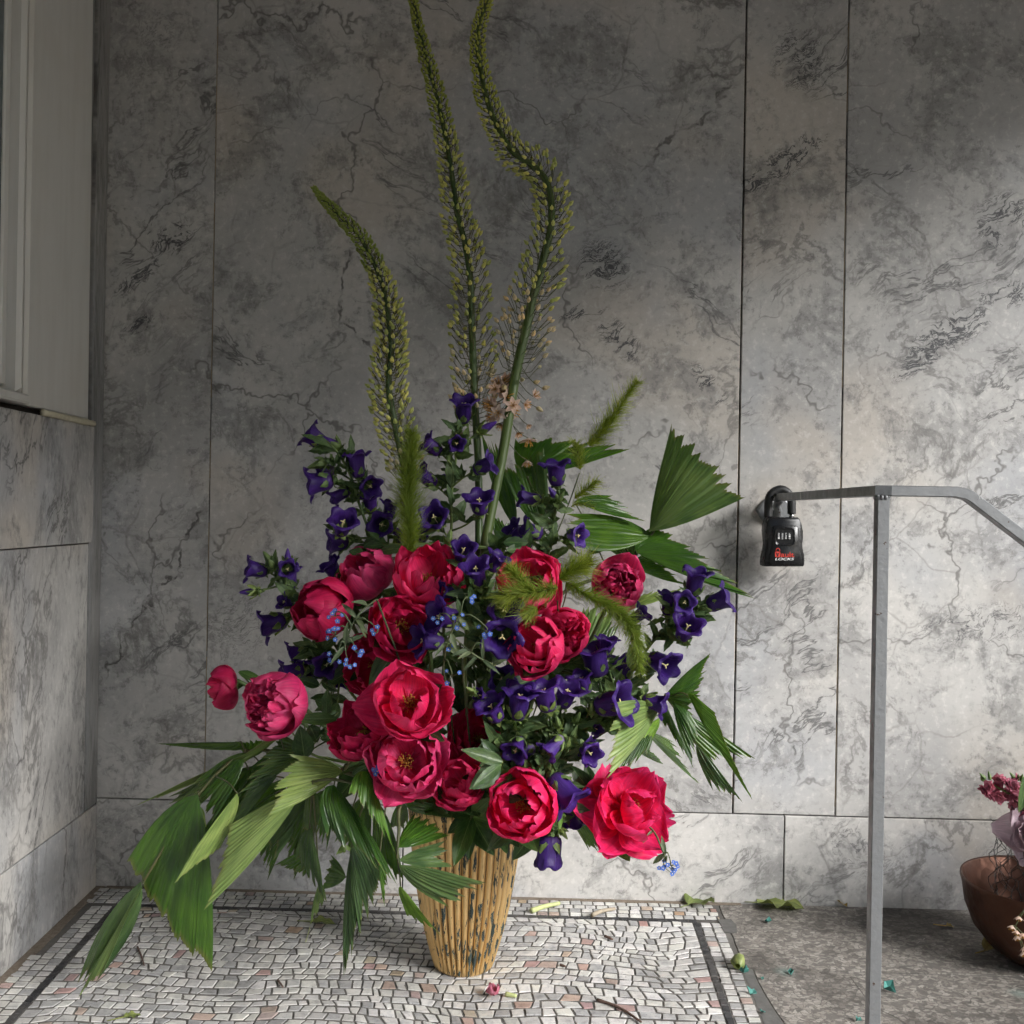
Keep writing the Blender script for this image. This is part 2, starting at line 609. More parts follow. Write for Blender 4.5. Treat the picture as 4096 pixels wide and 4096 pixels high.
lboard('casing', sA0, sA1, sB, z2 + .012, CEIL, .006, .03, M_white)
lboard('window_frame', sB + .0008, sB + .0008, sB + .022, z2 + .012, CEIL, .014, .04, M_white, ch=.006)
lboard('window_frame', sB + .0228, sB + .0228, sB + .046, z2 + .03, CEIL, .008, .04, M_white, ch=.005)
lboard('window_frame', sB + .0468, sB + .0468, sB + .064, z2 + .03, CEIL, .020, .05, M_white, ch=.007)
lboard('sash', sB + .0648, sB + .0648, sB + .085, z2 + .04, CEIL, -.002, .03, M_white, ch=.003)
lboard('pane', sB + .0858, sB + .0858, sB + .75, z2 + .04, CEIL, -.006, .006, M_glass, ch=.001)
lboard('window_frame', sB + .7508, sB + .7508, sB + .95, z2 + .012, CEIL, .02, .04, M_white)
lboard('window_frame', sB + .0228, sB + .0228, sB + .0226 + .727, z2 + .012, z2 + .0295, .022, .04, M_white, ch=.004)
b = [lpt(s, z2 + .004 + .0015 * nz(s * 30), .012) for s in [sA0 - .012 + i * .02 for i in range(13)]]
v, f = tube(b, [.0065 + .002 * nz(i * 1.7) for i in range(13)], 8)
part('sill_bead', v, f, plain('old_caulk', (0.50, 0.46, 0.34), .6), WN)

# ------------------------------------------------------------------ porch that shades the place
N = Nodes('plaster')
M_plaster = N.out(N.mix(N.noise(N.obj(), 6.0, 6.0), (0.52, 0.52, 0.51), (0.62, 0.615, 0.60)), .9)
m = MB()
m.box((-1.25, -.85, CEIL + .002), (2.05, WALL_Y + .2, CEIL + .25))
o = part('ceiling', m.v, m.f, M_plaster, smooth=False)
o['kind'] = 'structure'
m = MB()
m.box((1.85, -.85, CEIL - .66), (2.05, WALL_Y - .001, CEIL))
m.box((-1.25, -.85, CEIL - .66), (1.849, -.65, CEIL))
o = part('entrance_lintel', m.v, m.f, M_plaster, smooth=False)
tags(o, 'plain plaster lintel over the open side of the porch', 'lintel')

# ------------------------------------------------------------------ ground and floors
N = Nodes('street_asphalt', '2D')
M_street = N.out(N.mix(N.noise(N.pos(), 20.0, 8.0), (0.09, 0.09, 0.09), (0.2, 0.195, 0.19)), .9)
o = part('ground', [(-400, -400, -.62), (400, -400, -.62), (400, 400, -.62), (-400, 400, -.62)], [(0, 1, 2, 3)], M_street, smooth=False)
o['kind'] = 'structure'
N = Nodes('grout', '2D')
P = N.pos()
g = N.noise(P, 90.0, 6.0, .65)
M_grout = N.out(N.mix(N.step(N.noise(P, 7.0, 5.0), .35, .65), N.mix(g, (0.065, 0.06, 0.055), (0.13, 0.12, 0.11)), N.mix(g, (0.09, 0.085, 0.078), (0.18, 0.168, 0.15))), .9)
N.bump(g, .001, .5)
m = MB()
m.box((-1.4, -2.2, -.6), (2.2, WALL_Y + .011, -.0016))
fl = part('floor', m.v, m.f, M_grout, smooth=False)
fl['kind'] = 'structure'

# terrazzo slabs on the right
N = Nodes('terrazzo', '2D')
P = N.pos()
wv = N.v('SUBTRACT', N.noise(P, 60.0, 3.0, .5, out=1), (.5, .5, .5))
p = N.v('MULTIPLY', N.v('ADD', P, N.v('SCALE', wv, scale=.016)), (.75, 1.0, 1.0))
e = N.vor(p, 125.0, 'DISTANCE_TO_EDGE')
cc = N.sep(N.vor(p, 125.0, 'F1', 'Color'))
p2 = N.v('ADD', p, (3.1, 1.7, 0))
e2 = N.vor(p2, 260.0, 'DISTANCE_TO_EDGE')
c2 = N.sep(N.vor(p2, 260.0, 'F1', 'Color'))
mat_ = N.mix(N.noise(P, 35.0, 6.0, .6), (0.085, 0.078, 0.070), (0.19, 0.175, 0.158))
chip = N.mix(cc[1], (0.26, 0.235, 0.205), (0.50, 0.465, 0.415))
k1 = N.m('MULTIPLY', N.step(e, .05, .13), N.step(cc[0], .38, .40))
k2 = N.m('MULTIPLY', N.step(e2, .06, .16), N.step(c2[0], .5, .52))
c = N.mix(N.m('MULTIPLY', k2, .5), mat_, N.mix(c2[1], (0.16, 0.14, 0.12), (0.38, 0.34, 0.30)))
c = N.mix(N.m('MULTIPLY', k1, .6), c, chip)
dirt = N.noise(P, 4.5, 7.0, .62)
c = N.mix(N.step(dirt, .52, .34, 0, .65), c, (0.055, 0.048, 0.042))
gs = N.step(N.vor(P, 3.4, 'F1', 'Distance'), .09, .0)
c = N.mix(N.m('MULTIPLY', gs, .25), c, (0.12, 0.30, 0.27))
N.bump(N.m('ADD', N.m('MULTIPLY', k1, .5), N.m('MULTIPLY', N.noise(P, 180.0, 4.0), .5)), .0012, .5)
M_terr = N.out(c, N.step(dirt, .3, .6, .75, .5), Specular_IOR_Level=.4)
N = Nodes('cement', '2D')
P = N.pos()
M_cem = N.out(N.mix(N.noise(P, 50.0, 8.0, .65), (0.065, 0.062, 0.058), (0.17, 0.165, 0.155)), .9)
N.bump(N.noise(P, 120.0, 5.0), .001, .6)


def fpt(r, x, y, z=0.0):
    p = zr(r, x, y)
    return on_floor(p[0], p[1], z)


def poly_slab(name, pts, z, mat, parent, th=.004):
    n = len(pts)
    v = [Vector((p[0], p[1], z)) for p in pts] + [Vector((p[0], p[1], z - th)) for p in pts]
    f = [tuple(range(n))] + [(i, i + n, (i + 1) % n + n, (i + 1) % n) for i in range(n)]
    a = sum(pts[i][0] * pts[(i + 1) % n][1] - pts[(i + 1) % n][0] * pts[i][1] for i in range(n))
    if a < 0:
        f = [tuple(reversed(q)) for q in f]
    return part(name, v, f, mat, parent, smooth=False)


def rough_line(a, b, n, amp, seed):
    out = []
    for i in range(n + 1):
        t = i / n
        p = Vector(a).lerp(Vector(b), t)
        out.append(p + Vector((nz(seed + t * n * .63, 1.1) * amp, nz(seed + t * n * .57, 9.3) * amp, 0)))
    return out


# lines of the mosaic on the floor
BL = [on_floor(*dd(212, 1724)), on_floor(*dd(22, 1932))]          # inner edge of the black band, left
BR = [on_floor(*dd(1302, 1724)), on_floor(*dd(1372, 1932))]       # inner edge, right
YB = .5 * (BL[0].y + BR[0].y)
YF = 1.05


def line_x(l, Y):
    t = (Y - l[0].y) / (l[1].y - l[0].y)
    return l[0].x + (l[1].x - l[0].x) * t


BAND, RO = .0135, .0225                    # width of the black band, pitch of the border rows
xl = lambda Y: line_x(BL, Y)
xr = lambda Y: line_x(BR, Y)
edge_r = lambda Y: xr(Y) + BAND + RO * 2.05
tb = WALL_Y - .004
jy = fpt(7, 500, 1607).y                   # joint between the terrazzo slabs
e_back = [Vector((edge_r(y) + .004 + .012 * abs(nz(y * 19, 4)) + .003 * nz(y * 80, 3), y, 0)) for y in [tb - i * (tb - jy - .002) / 9 for i in range(10)]]
poly_slab('terrazzo_slab', [(p.x + .004, p.y) for p in e_back] + [(p.x, p.y) for p in rough_line((edge_r(jy) + .03, jy + .0015, 0), (2.1, jy + .004, 0), 24, .0016, 3)] + [(2.1, tb)], -.0002, M_terr, fl)
crk = [fpt(7, *q) for q in ((870, 1612), (905, 1660), (945, 1712), (990, 1770), (1040, 1810), (1085, 1850), (1150, 1880), (1195, 1905), (1235, 1940))]
crk = [crk[0] + Vector((0, .0, 0))] + crk[1:]
for a in range(12):
    crk.append(crk[-1] + Vector((.02 + .01 * nz(a * 1.3), -.028 + .01 * nz(a * .9, 5), 0)))
wid = [0.0002, .0007, .0011, .0014, .0015, .0018, .0024, .0026, .0028] + [.0028] * 12
crk[0].y = jy - .0015
e_front = [Vector((edge_r(y) + .020 + .010 * nz(y * 23, 2) + .004 * nz(y * 90, 6) + .022 * smooth01(jy, jy - .30, y), y, 0)) for y in [jy - .0015 - i * .05 for i in range(15)]]
lf = [(p.x, p.y) for p in e_front]
cl = [(c_.x - w_, c_.y) for c_, w_ in zip(crk, wid)]
cr = [(c_.x + w_, c_.y) for c_, w_ in zip(crk, wid)]
ybot = min(lf[-1][1], cl[-1][1]) - .02
poly_slab('terrazzo_slab', lf + [(lf[-1][0], ybot), (cl[-1][0], ybot)] + cl[::-1], -.0006, M_terr, fl)
poly_slab('terrazzo_slab', cr + [(cr[-1][0], ybot), (2.1, ybot), (2.1, jy - .001)] + [(p.x, p.y) for p in rough_line((2.1, jy - .001, 0), (cr[0][0] + .05, jy - .0015, 0), 12, .001, 8)[1:]], -.0010, M_terr, fl)
# cement patch between mosaic and terrazzo
ce = [(edge_r(y) + .002, y) for y in [jy + .012 - i * .06 for i in range(13)]]
ce2 = [(p.x - .0025 - .002 * abs(nz(p.y * 60, 7)), p.y) for p in e_front]
poly_slab('cement_fillet', ce + [(ce2[-1][0], ce[-1][1])] + [q for q in ce2[::-1] if q[1] > ce[-1][1]], -.0012, M_cem, fl)
q = [fpt(7, 112, 1312), fpt(7, 190, 1310), fpt(7, 222, 1345), fpt(7, 225, 1392), fpt(7, 150, 1385)]
poly_slab('cement_patch', [(p.x, p.y) for p in q], .0006, M_cem, fl)

# rough mortar where the mosaic meets the walls
N = Nodes('old_mortar', '2D')
P = N.pos()
mk = N.noise(P, 110.0, 6.0, .7)
M_mort = N.out(N.mix(mk, (0.10, 0.075, 0.055), (0.30, 0.25, 0.195)), .95)
N.bump(mk, .004, .8)
sv = [.0 + i * .04 for i in range(30)]
inner = [lpt(s_, 0, PR + .0005) for s_ in sv]
outer = [lpt(s_, 0, PR + .020 + .006 * nz(s_ * 14, 3) + .003 * nz(s_ * 60, 1)) for s_ in sv]
poly_slab('mortar_edge', [(q.x, q.y) for q in outer] + [(q.x, q.y) for q in inner[::-1]], -.0003, M_mort, fl)
xs_ = [xc + .03 + i * .035 for i in range(40)]
poly_slab('mortar_edge', [(x_, WALL_Y - .0125 + .003 * nz(x_ * 40, 6)) for x_ in xs_] + [(x_, WALL_Y - .0012) for x_ in xs_[::-1]], .0009, M_mort, fl)

# ------------------------------------------------------------------ mosaic
N = Nodes('tessera', '2D')
at_ = N.n('VertexColor', layer_name='tone').outputs[0]
P = N.pos()
k = N.noise(P, 55.0, 6.0, .65)
k2 = N.noise(P, 210.0, 5.0, .7)
c = N.mix(1.0, at_, N.ramp(k, [(.28, (.70, .70, .71)), (.5, (1.0, 1.0, 1.0)), (.74, (1.16, 1.14, 1.10))]), 'MULTIPLY')
c = N.mix(N.step(k2, .42, .28, 0, .55), c, (0.13, 0.125, 0.12))
c = N.mix(N.step(N.noise(P, 3.6, 6.0, .6), .58, .42, 0, .22), c, (0.13, 0.115, 0.10))
N.bump(N.m('ADD', k2, k), .0012, .45)
M_tess = N.out(c, N.step(k, .3, .7, .62, .42), Specular_IOR_Level=.4)


def tess_mesh(m, quad, z, col):
    """one stone: quad of (x, y) corners, worn edges"""
    cx = sum(p[0] for p in quad) / len(quad)
    cy = sum(p[1] for p in quad) / len(quad)
    n = len(quad)
    tilt = (U(-.02, .02), U(-.02, .02))
    lo = [(p[0], p[1], z - .005) for p in quad]
    mid = [(p[0], p[1], z - .0007) for p in quad]
    hi = [(p[0] + (cx - p[0]) * .06, p[1] + (cy - p[1]) * .06, z + tilt[0] * (p[0] - cx) + tilt[1] * (p[1] - cy)) for p in quad]
    f = [tuple(range(2 * n, 3 * n))]
    for a in (0, n):
        for i in range(n):
            j = (i + 1) % n
            f.append((a + i, a + j, a + n + j, a + n + i))
    m.add(lo + mid + hi, f, None, col)


def stone_col(black=False):
    if black:
        g = U(.022, .045)
        return (g, g, g * 1.08)
    r = rng.random()
    if r < .02:
        return (U(.34, .42), U(.25, .29), U(.22, .26))
    if r < .05:
        return (U(.40, .50), U(.31, .37), U(.27, .31))
    if r < .055:
        return (U(.34, .40), U(.26, .30), U(.17, .20))
    if r < .27:
        g = U(.32, .45)
        return (g, g * .99, g * .98)
    g = U(.47, .66)
    return (g, g * U(.965, .99), g * U(.91, .96))


quads = []                                 # (corner list, black?)
# border rows outside and across the black band
def jit(p, a):
    return (p[0] + U(-a, a), p[1] + U(-a, a))


def shrink(q, g):
    cx = sum(p[0] for p in q) / len(q)
    cy = sum(p[1] for p in q) / len(q)
    out = []
    for p in q:
        dx, dy = cx - p[0], cy - p[1]
        out.append((p[0] + math.copysign(min(g * .75, abs(dx) * .6), dx), p[1] + math.copysign(min(g * 1.25, abs(dy) * .6), dy)))
    return out


rows_b = [(YB, YB + BAND, True, .0205)] + [(YB + BAND + i * RO * .93, YB + BAND + (i + 1) * RO * .93, False, .0225) for i in range(4)]
for (ya, yb_, blk, wdt) in rows_b:
    if yb_ > tb + .002:
        break
    x = xc + .018
    xe = edge_r(yb_)
    while x < xe - .006:
        w_ = min(wdt * U(.86, 1.16), xe - x)
        if not (blk and (x < xl(ya) - BAND or x + w_ > xr(ya) + BAND)):
            quads.append(([jit(p, .0008) for p in ((x, ya), (x + w_, ya), (x + w_, yb_), (x, yb_))], blk))
        x += w_
for side in (-1, 1):
    lx = xl if side < 0 else xr
    n_rows = 5 if side < 0 else 2
    for r_ in range(-1, n_rows):
        blk = r_ < 0
        a0 = 0 if blk else BAND + r_ * RO
        a1 = BAND if blk else BAND + (r_ + 1) * RO
        y = YB
        while y > YF:
            h = (.0215 if blk else RO) * U(.88, 1.14)
            x0 = lambda yy, a: lx(yy) + side * a
            q = [(x0(y - h, a0), y - h), (x0(y - h, a1), y - h), (x0(y, a1), y), (x0(y, a0), y)]
            lim = lpt(0, 0).x
            if side > 0 or min(p[0] for p in q) > xc + (p_ := (WALL_Y - y)) * math.tan(-ang) * 0 + .02 - (WALL_Y - y) * math.sin(ang) * -1 * 0 - .0:
                # keep off the left wall
                sv = min(((Vector((p[0], p[1], 0)) - corner).dot(nl)) for p in q)
                if sv > PR + .012:
                    if side < 0:
                        q = q[::-1]
                    quads.append(([jit(p, .0009) for p in q], blk))
            y -= h
# the field: wavering rows of split stones
n_r = int((YB - YF) / .0242)
hs = [U(.75, 1.25) for _ in range(n_r)]
sc_ = (YB - YF) / sum(hs)
ys = [YB]
for h in hs:
    ys.append(ys[-1] - h * sc_)


def warp(x, y):
    u = (x - xl(y)) / (xr(y) - xl(y))
    k = smooth01(0, .07, u) * smooth01(1, .93, u) * smooth01(YB, YB - .05, y)
    ox = (nz(x * 2.6 + 3, y * 2.6) * .05 + nz(x * 9, y * 9 + 4) * .004) * k
    oy = (nz(x * 2.4 + 11, y * 2.9 + 7) * .06 + nz(x * 8 + 5, y * 8) * .005) * k
    return (x + ox, y + oy)


for i in range(n_r):
    y0_, y1_ = ys[i], ys[i + 1]
    xa, xe = xl((y0_ + y1_) / 2), xr((y0_ + y1_) / 2)
    xs = [xa]
    while xs[-1] < xe - .014:
        xs.append(min(xe, xs[-1] + U(.0165, .030)))
    xs[-1] = xe
    xt = [x + U(-.0045, .0045) for x in xs]
    xb_ = [x + U(-.0045, .0045) for x in xs]
    xt[0] = xl(y0_); xb_[0] = xl(y1_); xt[-1] = xr(y0_); xb_[-1] = xr(y1_)
    for a in range(len(xs) - 1):
        q = [(xb_[a], y1_ + U(-.0022, .0022)), (xb_[a + 1], y1_ + U(-.0022, .0022)), (xt[a + 1], y0_ + U(-.0022, .0022)), (xt[a], y0_ + U(-.0022, .0022))]
        if rng.random() < .25:
            k = rng.randrange(4)
            p, p2_ = q[k], q[(k + 1) % 4]
            q.insert(k + 1, ((p[0] + p2_[0]) / 2 + U(-.002, .002), (p[1] + p2_[1]) / 2 + U(-.002, .002)))
        quads.append(([warp(*p) for p in q], False))
mosaic = thing('mosaic_floor', (-.2, 1.7, -.003), 'mosaic floor of small cream stones with a thin black border', 'mosaic')
near, far_ = [], MB()
ymin_vis = on_floor(2048, 4096).y - .02
vis = []
for q, blk in quads:
    cy = sum(p[1] for p in q) / len(q)
    vis.append((abs(cy - ymin_vis) if cy > ymin_vis else 9, q, blk))
vis.sort(key=lambda t: t[0])
for i, (d_, q, blk) in enumerate(vis):
    q = shrink(q, .0011 if blk else .0024)
    col = stone_col(blk)
    z = U(-.0008, .0006)
    if i < 300:
        mm = MB()
        tess_mesh(mm, q, z, col)
        part('tessera', mm.v, mm.f, M_tess, mosaic, smooth=False, cols=mm.c)
    else:
        tess_mesh(far_, q, z, col)
o = part('tesserae', far_.v, far_.f, M_tess, mosaic, smooth=False, cols=far_.c)
o['kind'] = 'stuff'

# ------------------------------------------------------------------ handrail
N = Nodes('galvanised_steel')
P = N.obj()
k = N.noise(P, 40.0, 6.0, .6)
dr = N.step(N.noise(N.v('MULTIPLY', P, (1, 1, .45)), 34.0, 4.0, .5), .66, .69)
c = N.mix(k, (0.16, 0.165, 0.168), (0.29, 0.295, 0.30))
c = N.mix(N.m('MULTIPLY', dr, .7), c, (0.5, 0.5, 0.48))
c = N.mix(N.step(N.noise(P, 90.0, 4.0, .6), .66, .70), c, (0.09, 0.06, 0.045))
N.bump(N.m('ADD', N.noise(P, 160.0, 4.0), N.m('MULTIPLY', dr, 1.2)), .0012, .5)
M_galv = N.out(c, N.step(k, .3, .7, .58, .42), Metallic=.55)
RY = 1.46
rail_base = za(0, 1655, 1700, RY)
rail_base.z = -.005
HR = thing('handrail', rail_base, 'galvanised square bar handrail on a single post, ending at the marble wall', 'handrail')
ptop = za(0, 1664, 926, RY)
zt = ptop.z
hw = .0085


def bar(name, pts, hw_, hh, mat, parent, up=zz, ch=.0012):
    """square bar along pts with mitred corners and small chamfers"""
    pts = [Vector(p) for p in pts]
    prof = [(-hw_ + ch, -hh), (hw_ - ch, -hh), (hw_, -hh + ch), (hw_, hh - ch), (hw_ - ch, hh), (-hw_ + ch, hh), (-hw_, hh - ch), (-hw_, -hh + ch)]
    v, f = [], []
    for i, p in enumerate(pts):
        a = (p - pts[i - 1]).normalized() if i else (pts[1] - p).normalized()
        b = (pts[i + 1] - p).normalized() if i < len(pts) - 1 else a
        t = (a + b).normalized()
        side = t.cross(up).normalized()
        nrm = side.cross(t).normalized()
        s1 = Vector((a.x, a.y, 0)).normalized() if abs(a.z) < .9 else a
        s2 = Vector((b.x, b.y, 0)).normalized() if abs(b.z) < .9 else b
        kx = 1 / max(.3, math.cos(s1.angle(s2) / 2)) if abs(a.z) < .9 and abs(b.z) < .9 else 1
        for x, y in prof:
            v.append(p + side * x * kx + nrm * y)
    n = 8
    for i in range(len(pts) - 1):
        for k_ in range(n):
            f.append((i * n + k_, i * n + (k_ + 1) % n, (i + 1) * n + (k_ + 1) % n, (i + 1) * n + k_))
    f.append(tuple(range(n - 1, -1, -1)))
    f.append(tuple(range((len(pts) - 1) * n, len(pts) * n)))
    return part(name, v, f, mat, parent, smooth=False)


pw = za(0, 1466, 938, WALL_Y - .035)
pw.z = zt + .001
p_a = Vector((ptop.x, RY, zt))
p_b = za(0, 1800, 928, RY)
p_b.z = zt
sl0 = za(0, 1830, 938, RY)
sl = za(0, 1932, 1016, RY)
dsl = (sl - sl0)
bar('rail', [pw, Vector((p_a.x - .0, RY + .004, zt)), p_a + Vector((.012, 0, 0)), p_b, Vector((sl0.x - .008, RY, sl0.z + .004)), sl0, sl, sl0 + dsl * 6.5], .0105, .0075, M_galv, HR)
bar('post', [Vector((ptop.x, RY, -.61)), Vector((ptop.x, RY, zt - .0078))], hw, hw, M_galv, HR, up=Vector((0, 1, 0)))
end = sl0 + dsl * 6.3
bar('post', [Vector((end.x, RY, -.61)), Vector((end.x, RY, end.z - .008))], hw, hw, M_galv, HR, up=Vector((0, 1, 0)))
# bracket and flange on the wall
fc = za(0, 1462, 965, WALL_Y)
fv = []
for k_, (w_, dpt) in enumerate(((.034, .0005), (.034, .004), (.030, .006))):
    for a in range(16):
        t = 2 * PI * a / 16 + PI / 4
        rr = w_ * (1 / max(abs(math.cos(t)), abs(math.sin(t)))) ** .55
        tt = t + .75
        fv.append(Vector((fc.x + rr * math.cos(tt), WALL_Y - .001 - dpt, fc.z + rr * math.sin(tt))))
ff = [(i * 16 + j, i * 16 + (j + 1) % 16, (i + 1) * 16 + (j + 1) % 16, (i + 1) * 16 + j) for i in range(2) for j in range(16)] + [tuple(range(32, 48))]
part('wall_flange', fv, ff, M_galv, HR, smooth=False)
v, f = tube(spline([(fc.x, WALL_Y - .004, fc.z - .006), (fc.x + .002, WALL_Y - .022, fc.z), (pw.x, WALL_Y - .034, zt - .016), (pw.x + .003, WALL_Y - .044, zt - .004)], 4), [.012, .011, .0095, .009, .0085, .008, .008, .008, .008, .008, .008, .009, .010], 10)
part('bracket', v, f, M_galv, HR)
sc = za(0, 1455, 978, WALL_Y - .008)
v, f = tube([sc, sc + Vector((0, -.005, 0))], [.0055, .004], 10)
part('screw', v, f, M_galv, HR)
# weld bead under the rail at the post
m = MB()
for a in range(10):
    t = 2 * PI * a / 10
    p = Vector((ptop.x + math.cos(t) * .0092, RY + math.sin(t) * .0092, zt - .0095 + U(-.001, .001)))
    m.tube([p + Vector((0, 0, -.004)), p, p + Vector((0, 0, .003))], [.001, .0030, .002], 6)
part('weld', m.v, m.f, M_galv, HR)

# ------------------------------------------------------------------ lock box
N = Nodes('black_plastic')
P = N.obj()
M_blk = N.out((0.012, 0.012, 0.013), N.step(N.noise(P, 50.0, 5.0), .3, .7, .2, .36), Specular_IOR_Level=.32)
M_blk2 = plain('black_rubber', (0.012, 0.012, 0.012), .5)
M_dial = plain('dial_black', (0.02, 0.02, 0.022), .35)
M_chrome = plain('shackle_steel', (0.6, 0.6, 0.6), .2, 1.0)
M_red = plain('print_red', (0.55, 0.04, 0.025), .5)
M_wht = plain('print_white', (0.8, 0.8, 0.8), .5)
LY = WALL_Y - .085                         # depth of the front face
LK = lambda x, y, Y: at(2980 + x * 300 / 1525, 1920 + y * 300 / 1525, Y)   # crop of the lock
c0 = LK(760, 760, LY)
cbot = LK(800, 1760, LY)
LB = thing('key_lock_box', (cbot.x, LY + .03, cbot.z), 'black combination key lock box hanging from the end of the handrail', 'lock box')
right = [(1085, 755), (1130, 800), (1165, 900), (1190, 1040), (1195, 1170), (1180, 1290), (1185, 1390), (1212, 1520), (1225, 1640), (1218, 1730), (1195, 1762)]
left = [(410, 1762), (390, 1735), (392, 1640), (410, 1520), (440, 1390), (450, 1290), (440, 1170), (425, 1040), (440, 900), (470, 800), (505, 758)]
outl = [LK(x, y, LY) for x, y in right + left]
cen = sum(outl, Vector()) / len(outl)
n_ = len(outl)
v, f = [], []
for dep, k_ in ((.045, .95), (.042, 1.0), (.006, 1.0), (.0015, .975), (0.0, .94)):
    v += [cen + (p - cen) * k_ + Vector((0, dep, 0)) for p in outl]
for i in range(4):
    for j in range(n_):
        f.append((i * n_ + j, i * n_ + (j + 1) % n_, (i + 1) * n_ + (j + 1) % n_, (i + 1) * n_ + j))
f += [tuple(range(n_))[::-1], tuple(range(4 * n_, 5 * n_))]
o = part('case', v, f, M_blk, LB)
# raised front plate
pr = [(1010, 925), (1062, 945), (1085, 990), (1085, 1180), (1085, 1330), (1105, 1440), (1145, 1540), (1160, 1640), (1140, 1705)]
pl = [(510, 1710), (490, 1640), (495, 1540), (530, 1440), (550, 1330), (560, 1180), (560, 990), (575, 945), (620, 920)]
o2 = [LK(x, y, LY) for x, y in pr + pl]
c2_ = sum(o2, Vector()) / len(o2)
n2 = len(o2)
v, f = [], []
for dep, k_ in ((.001, 1.0), (-.0014, .995), (-.0022, .97)):
    v += [c2_ + (p - c2_) * k_ + Vector((0, dep, 0)) for p in o2]
for i in range(2):
    for j in range(n2):
        f.append((i * n2 + j, i * n2 + (j + 1) % n2, (i + 1) * n2 + (j + 1) % n2, (i + 1) * n2 + j))
f.append(tuple(range(2 * n2, 3 * n2)))
part('front_plate', v, f, M_blk, LB)
FY = LY - .0022


def rrect(x0, y0, x1_, y1_, r, Y, n=5):
    pts = []
    for (cx, cy, a0) in ((x1_ - r, y0 + r, -90), (x1_ - r, y1_ - r, 0), (x0 + r, y1_ - r, 90), (x0 + r, y0 + r, 180)):
        for k_ in range(n):
            a = rad(a0 + 90 * k_ / (n - 1))
            pts.append(LK(cx + r * math.cos(a), cy + r * math.sin(a), Y))
    return pts


a_, b_, c_ = rrect(612, 975, 1015, 1330, 70, FY - .0004), rrect(618, 981, 1009, 1324, 66, FY - .0018), rrect(640, 1015, 975, 1290, 55, FY - .0003)
k_ = len(a_)
v = a_ + b_ + c_
f = [(i, (i + 1) % k_, k_ + (i + 1) % k_, k_ + i) for i in range(k_)] + [(k_ + i, k_ + (i + 1) % k_, 2 * k_ + (i + 1) % k_, 2 * k_ + i) for i in range(k_)] + [tuple(range(2 * k_, 3 * k_))]
part('dial_window', v, f, M_blk, LB, smooth=False)


def text_mesh(txt, size, mat, ext=.0002, bold=0.0, shear=0.0):
    cu = bpy.data.curves.new('txt', 'FONT')
    cu.body = txt
    cu.size = size
    cu.extrude = ext
    cu.offset = bold
    cu.shear = shear
    cu.align_x = 'LEFT'
    to = bpy.data.objects.new('txt', cu)
    C.objects.link(to)
    dg = bpy.context.evaluated_depsgraph_get()
    me = bpy.data.meshes.new_from_object(to.evaluated_get(dg))
    bpy.data.objects.remove(to)
    bpy.data.curves.remove(cu)
    me.materials.clear()
    me.materials.append(mat)
    return me


def print_on(name, txt, x0, y0, x1_, y1_, Y, mat, parent, bold=0.0, shear=0.0):
    """lettering stretched into the rectangle (crop pixels) on the face"""
    me = text_mesh(txt, .02, mat, bold=bold, shear=shear)
    xs = [v_.co.x for v_ in me.vertices]
    ysv = [v_.co.y for v_ in me.vertices]
    p0, p1 = LK(x0, y1_, Y), LK(x1_, y1_, Y)
    p2 = LK(x0, y0, Y)
    sx = (p1 - p0).length / (max(xs) - min(xs))
    sy = (p2 - p0).length / (max(ysv) - min(ysv))
    for v_ in me.vertices:
        v_.co = Vector(((v_.co.x - min(xs)) * sx, (v_.co.y - min(ysv)) * sy, v_.co.z))
    ex = (p1 - p0).normalized()
    ey = (p2 - p0).normalized()
    mw = Matrix((ex, ey, ex.cross(ey))).transposed().to_4x4()
    mw.translation = p0
    return put(name, me, parent, mw)


for i, (dx, digs) in enumerate(((688, '251'), (760, '432'), (832, '738'), (908, '610'))):
    v, f = [], []
    for a in range(9):
        t = rad(-70 + 140 * a / 8)
        y_ = 1135 + 80 * math.sin(t)
        for s_ in (-27, 27):
            v.append(LK(dx + s_, y_, FY + .0012 - .0034 * math.cos(t)))
    f = [(a * 2, a * 2 + 1, a * 2 + 3, a * 2 + 2) for a in range(8)]
    w_ = part('dial_wheel', v, f, M_dial, LB)
    for j, ch_ in enumerate(digs):
        y_ = 1095 + j * 43 + (i % 2) * 6
        print_on('digit', ch_, dx - 17, y_ - 17, dx + 17, y_ + 17, FY - .0030, M_wht, w_)
print_on('lettering', 'ault', 728, 1468, 1000, 1568, FY - .0005, M_red, LB, bold=.0003)
print_on('lettering', 'LOCKS', 610, 1582, 1000, 1632, FY - .0005, M_wht, LB, bold=.0002, shear=.25)
a_ = rrect(610, 1455, 718, 1568, 22, FY - .0004)
part('emblem', a_, [tuple(range(len(a_)))], M_red, LB, smooth=False)
v, f = tube([LK(630, 1462, FY - .0004), LK(630, 1415, FY - .0004), LK(648, 1392, FY - .0004), LK(682, 1392, FY - .0004), LK(702, 1415, FY - .0004), LK(702, 1462, FY - .0004)], .0009, 6)
part('emblem', v, f, M_red, LB)
print_on('lettering', 'V', 632, 1475, 696, 1558, FY - .0009, M_dial, LB, bold=.0005)
# shackle
ys_ = LY + .022
sp = spline([LK(475, 760, ys_), LK(476, 600, ys_), LK(480, 440, ys_), LK(540, 280, ys_), LK(720, 190, ys_), LK(880, 270, ys_), LK(942, 430, ys_), LK(948, 600, ys_), LK(950, 690, ys_)], 5)
v, f = tube(sp, .0088, 12)
part('shackle', v, f, M_blk2, LB)
for x in (478, 948):
    v, f = tube([LK(x, 770, ys_), LK(x, 690, ys_)], .0052, 10)
    part('shackle_pin', v, f, M_chrome, LB)

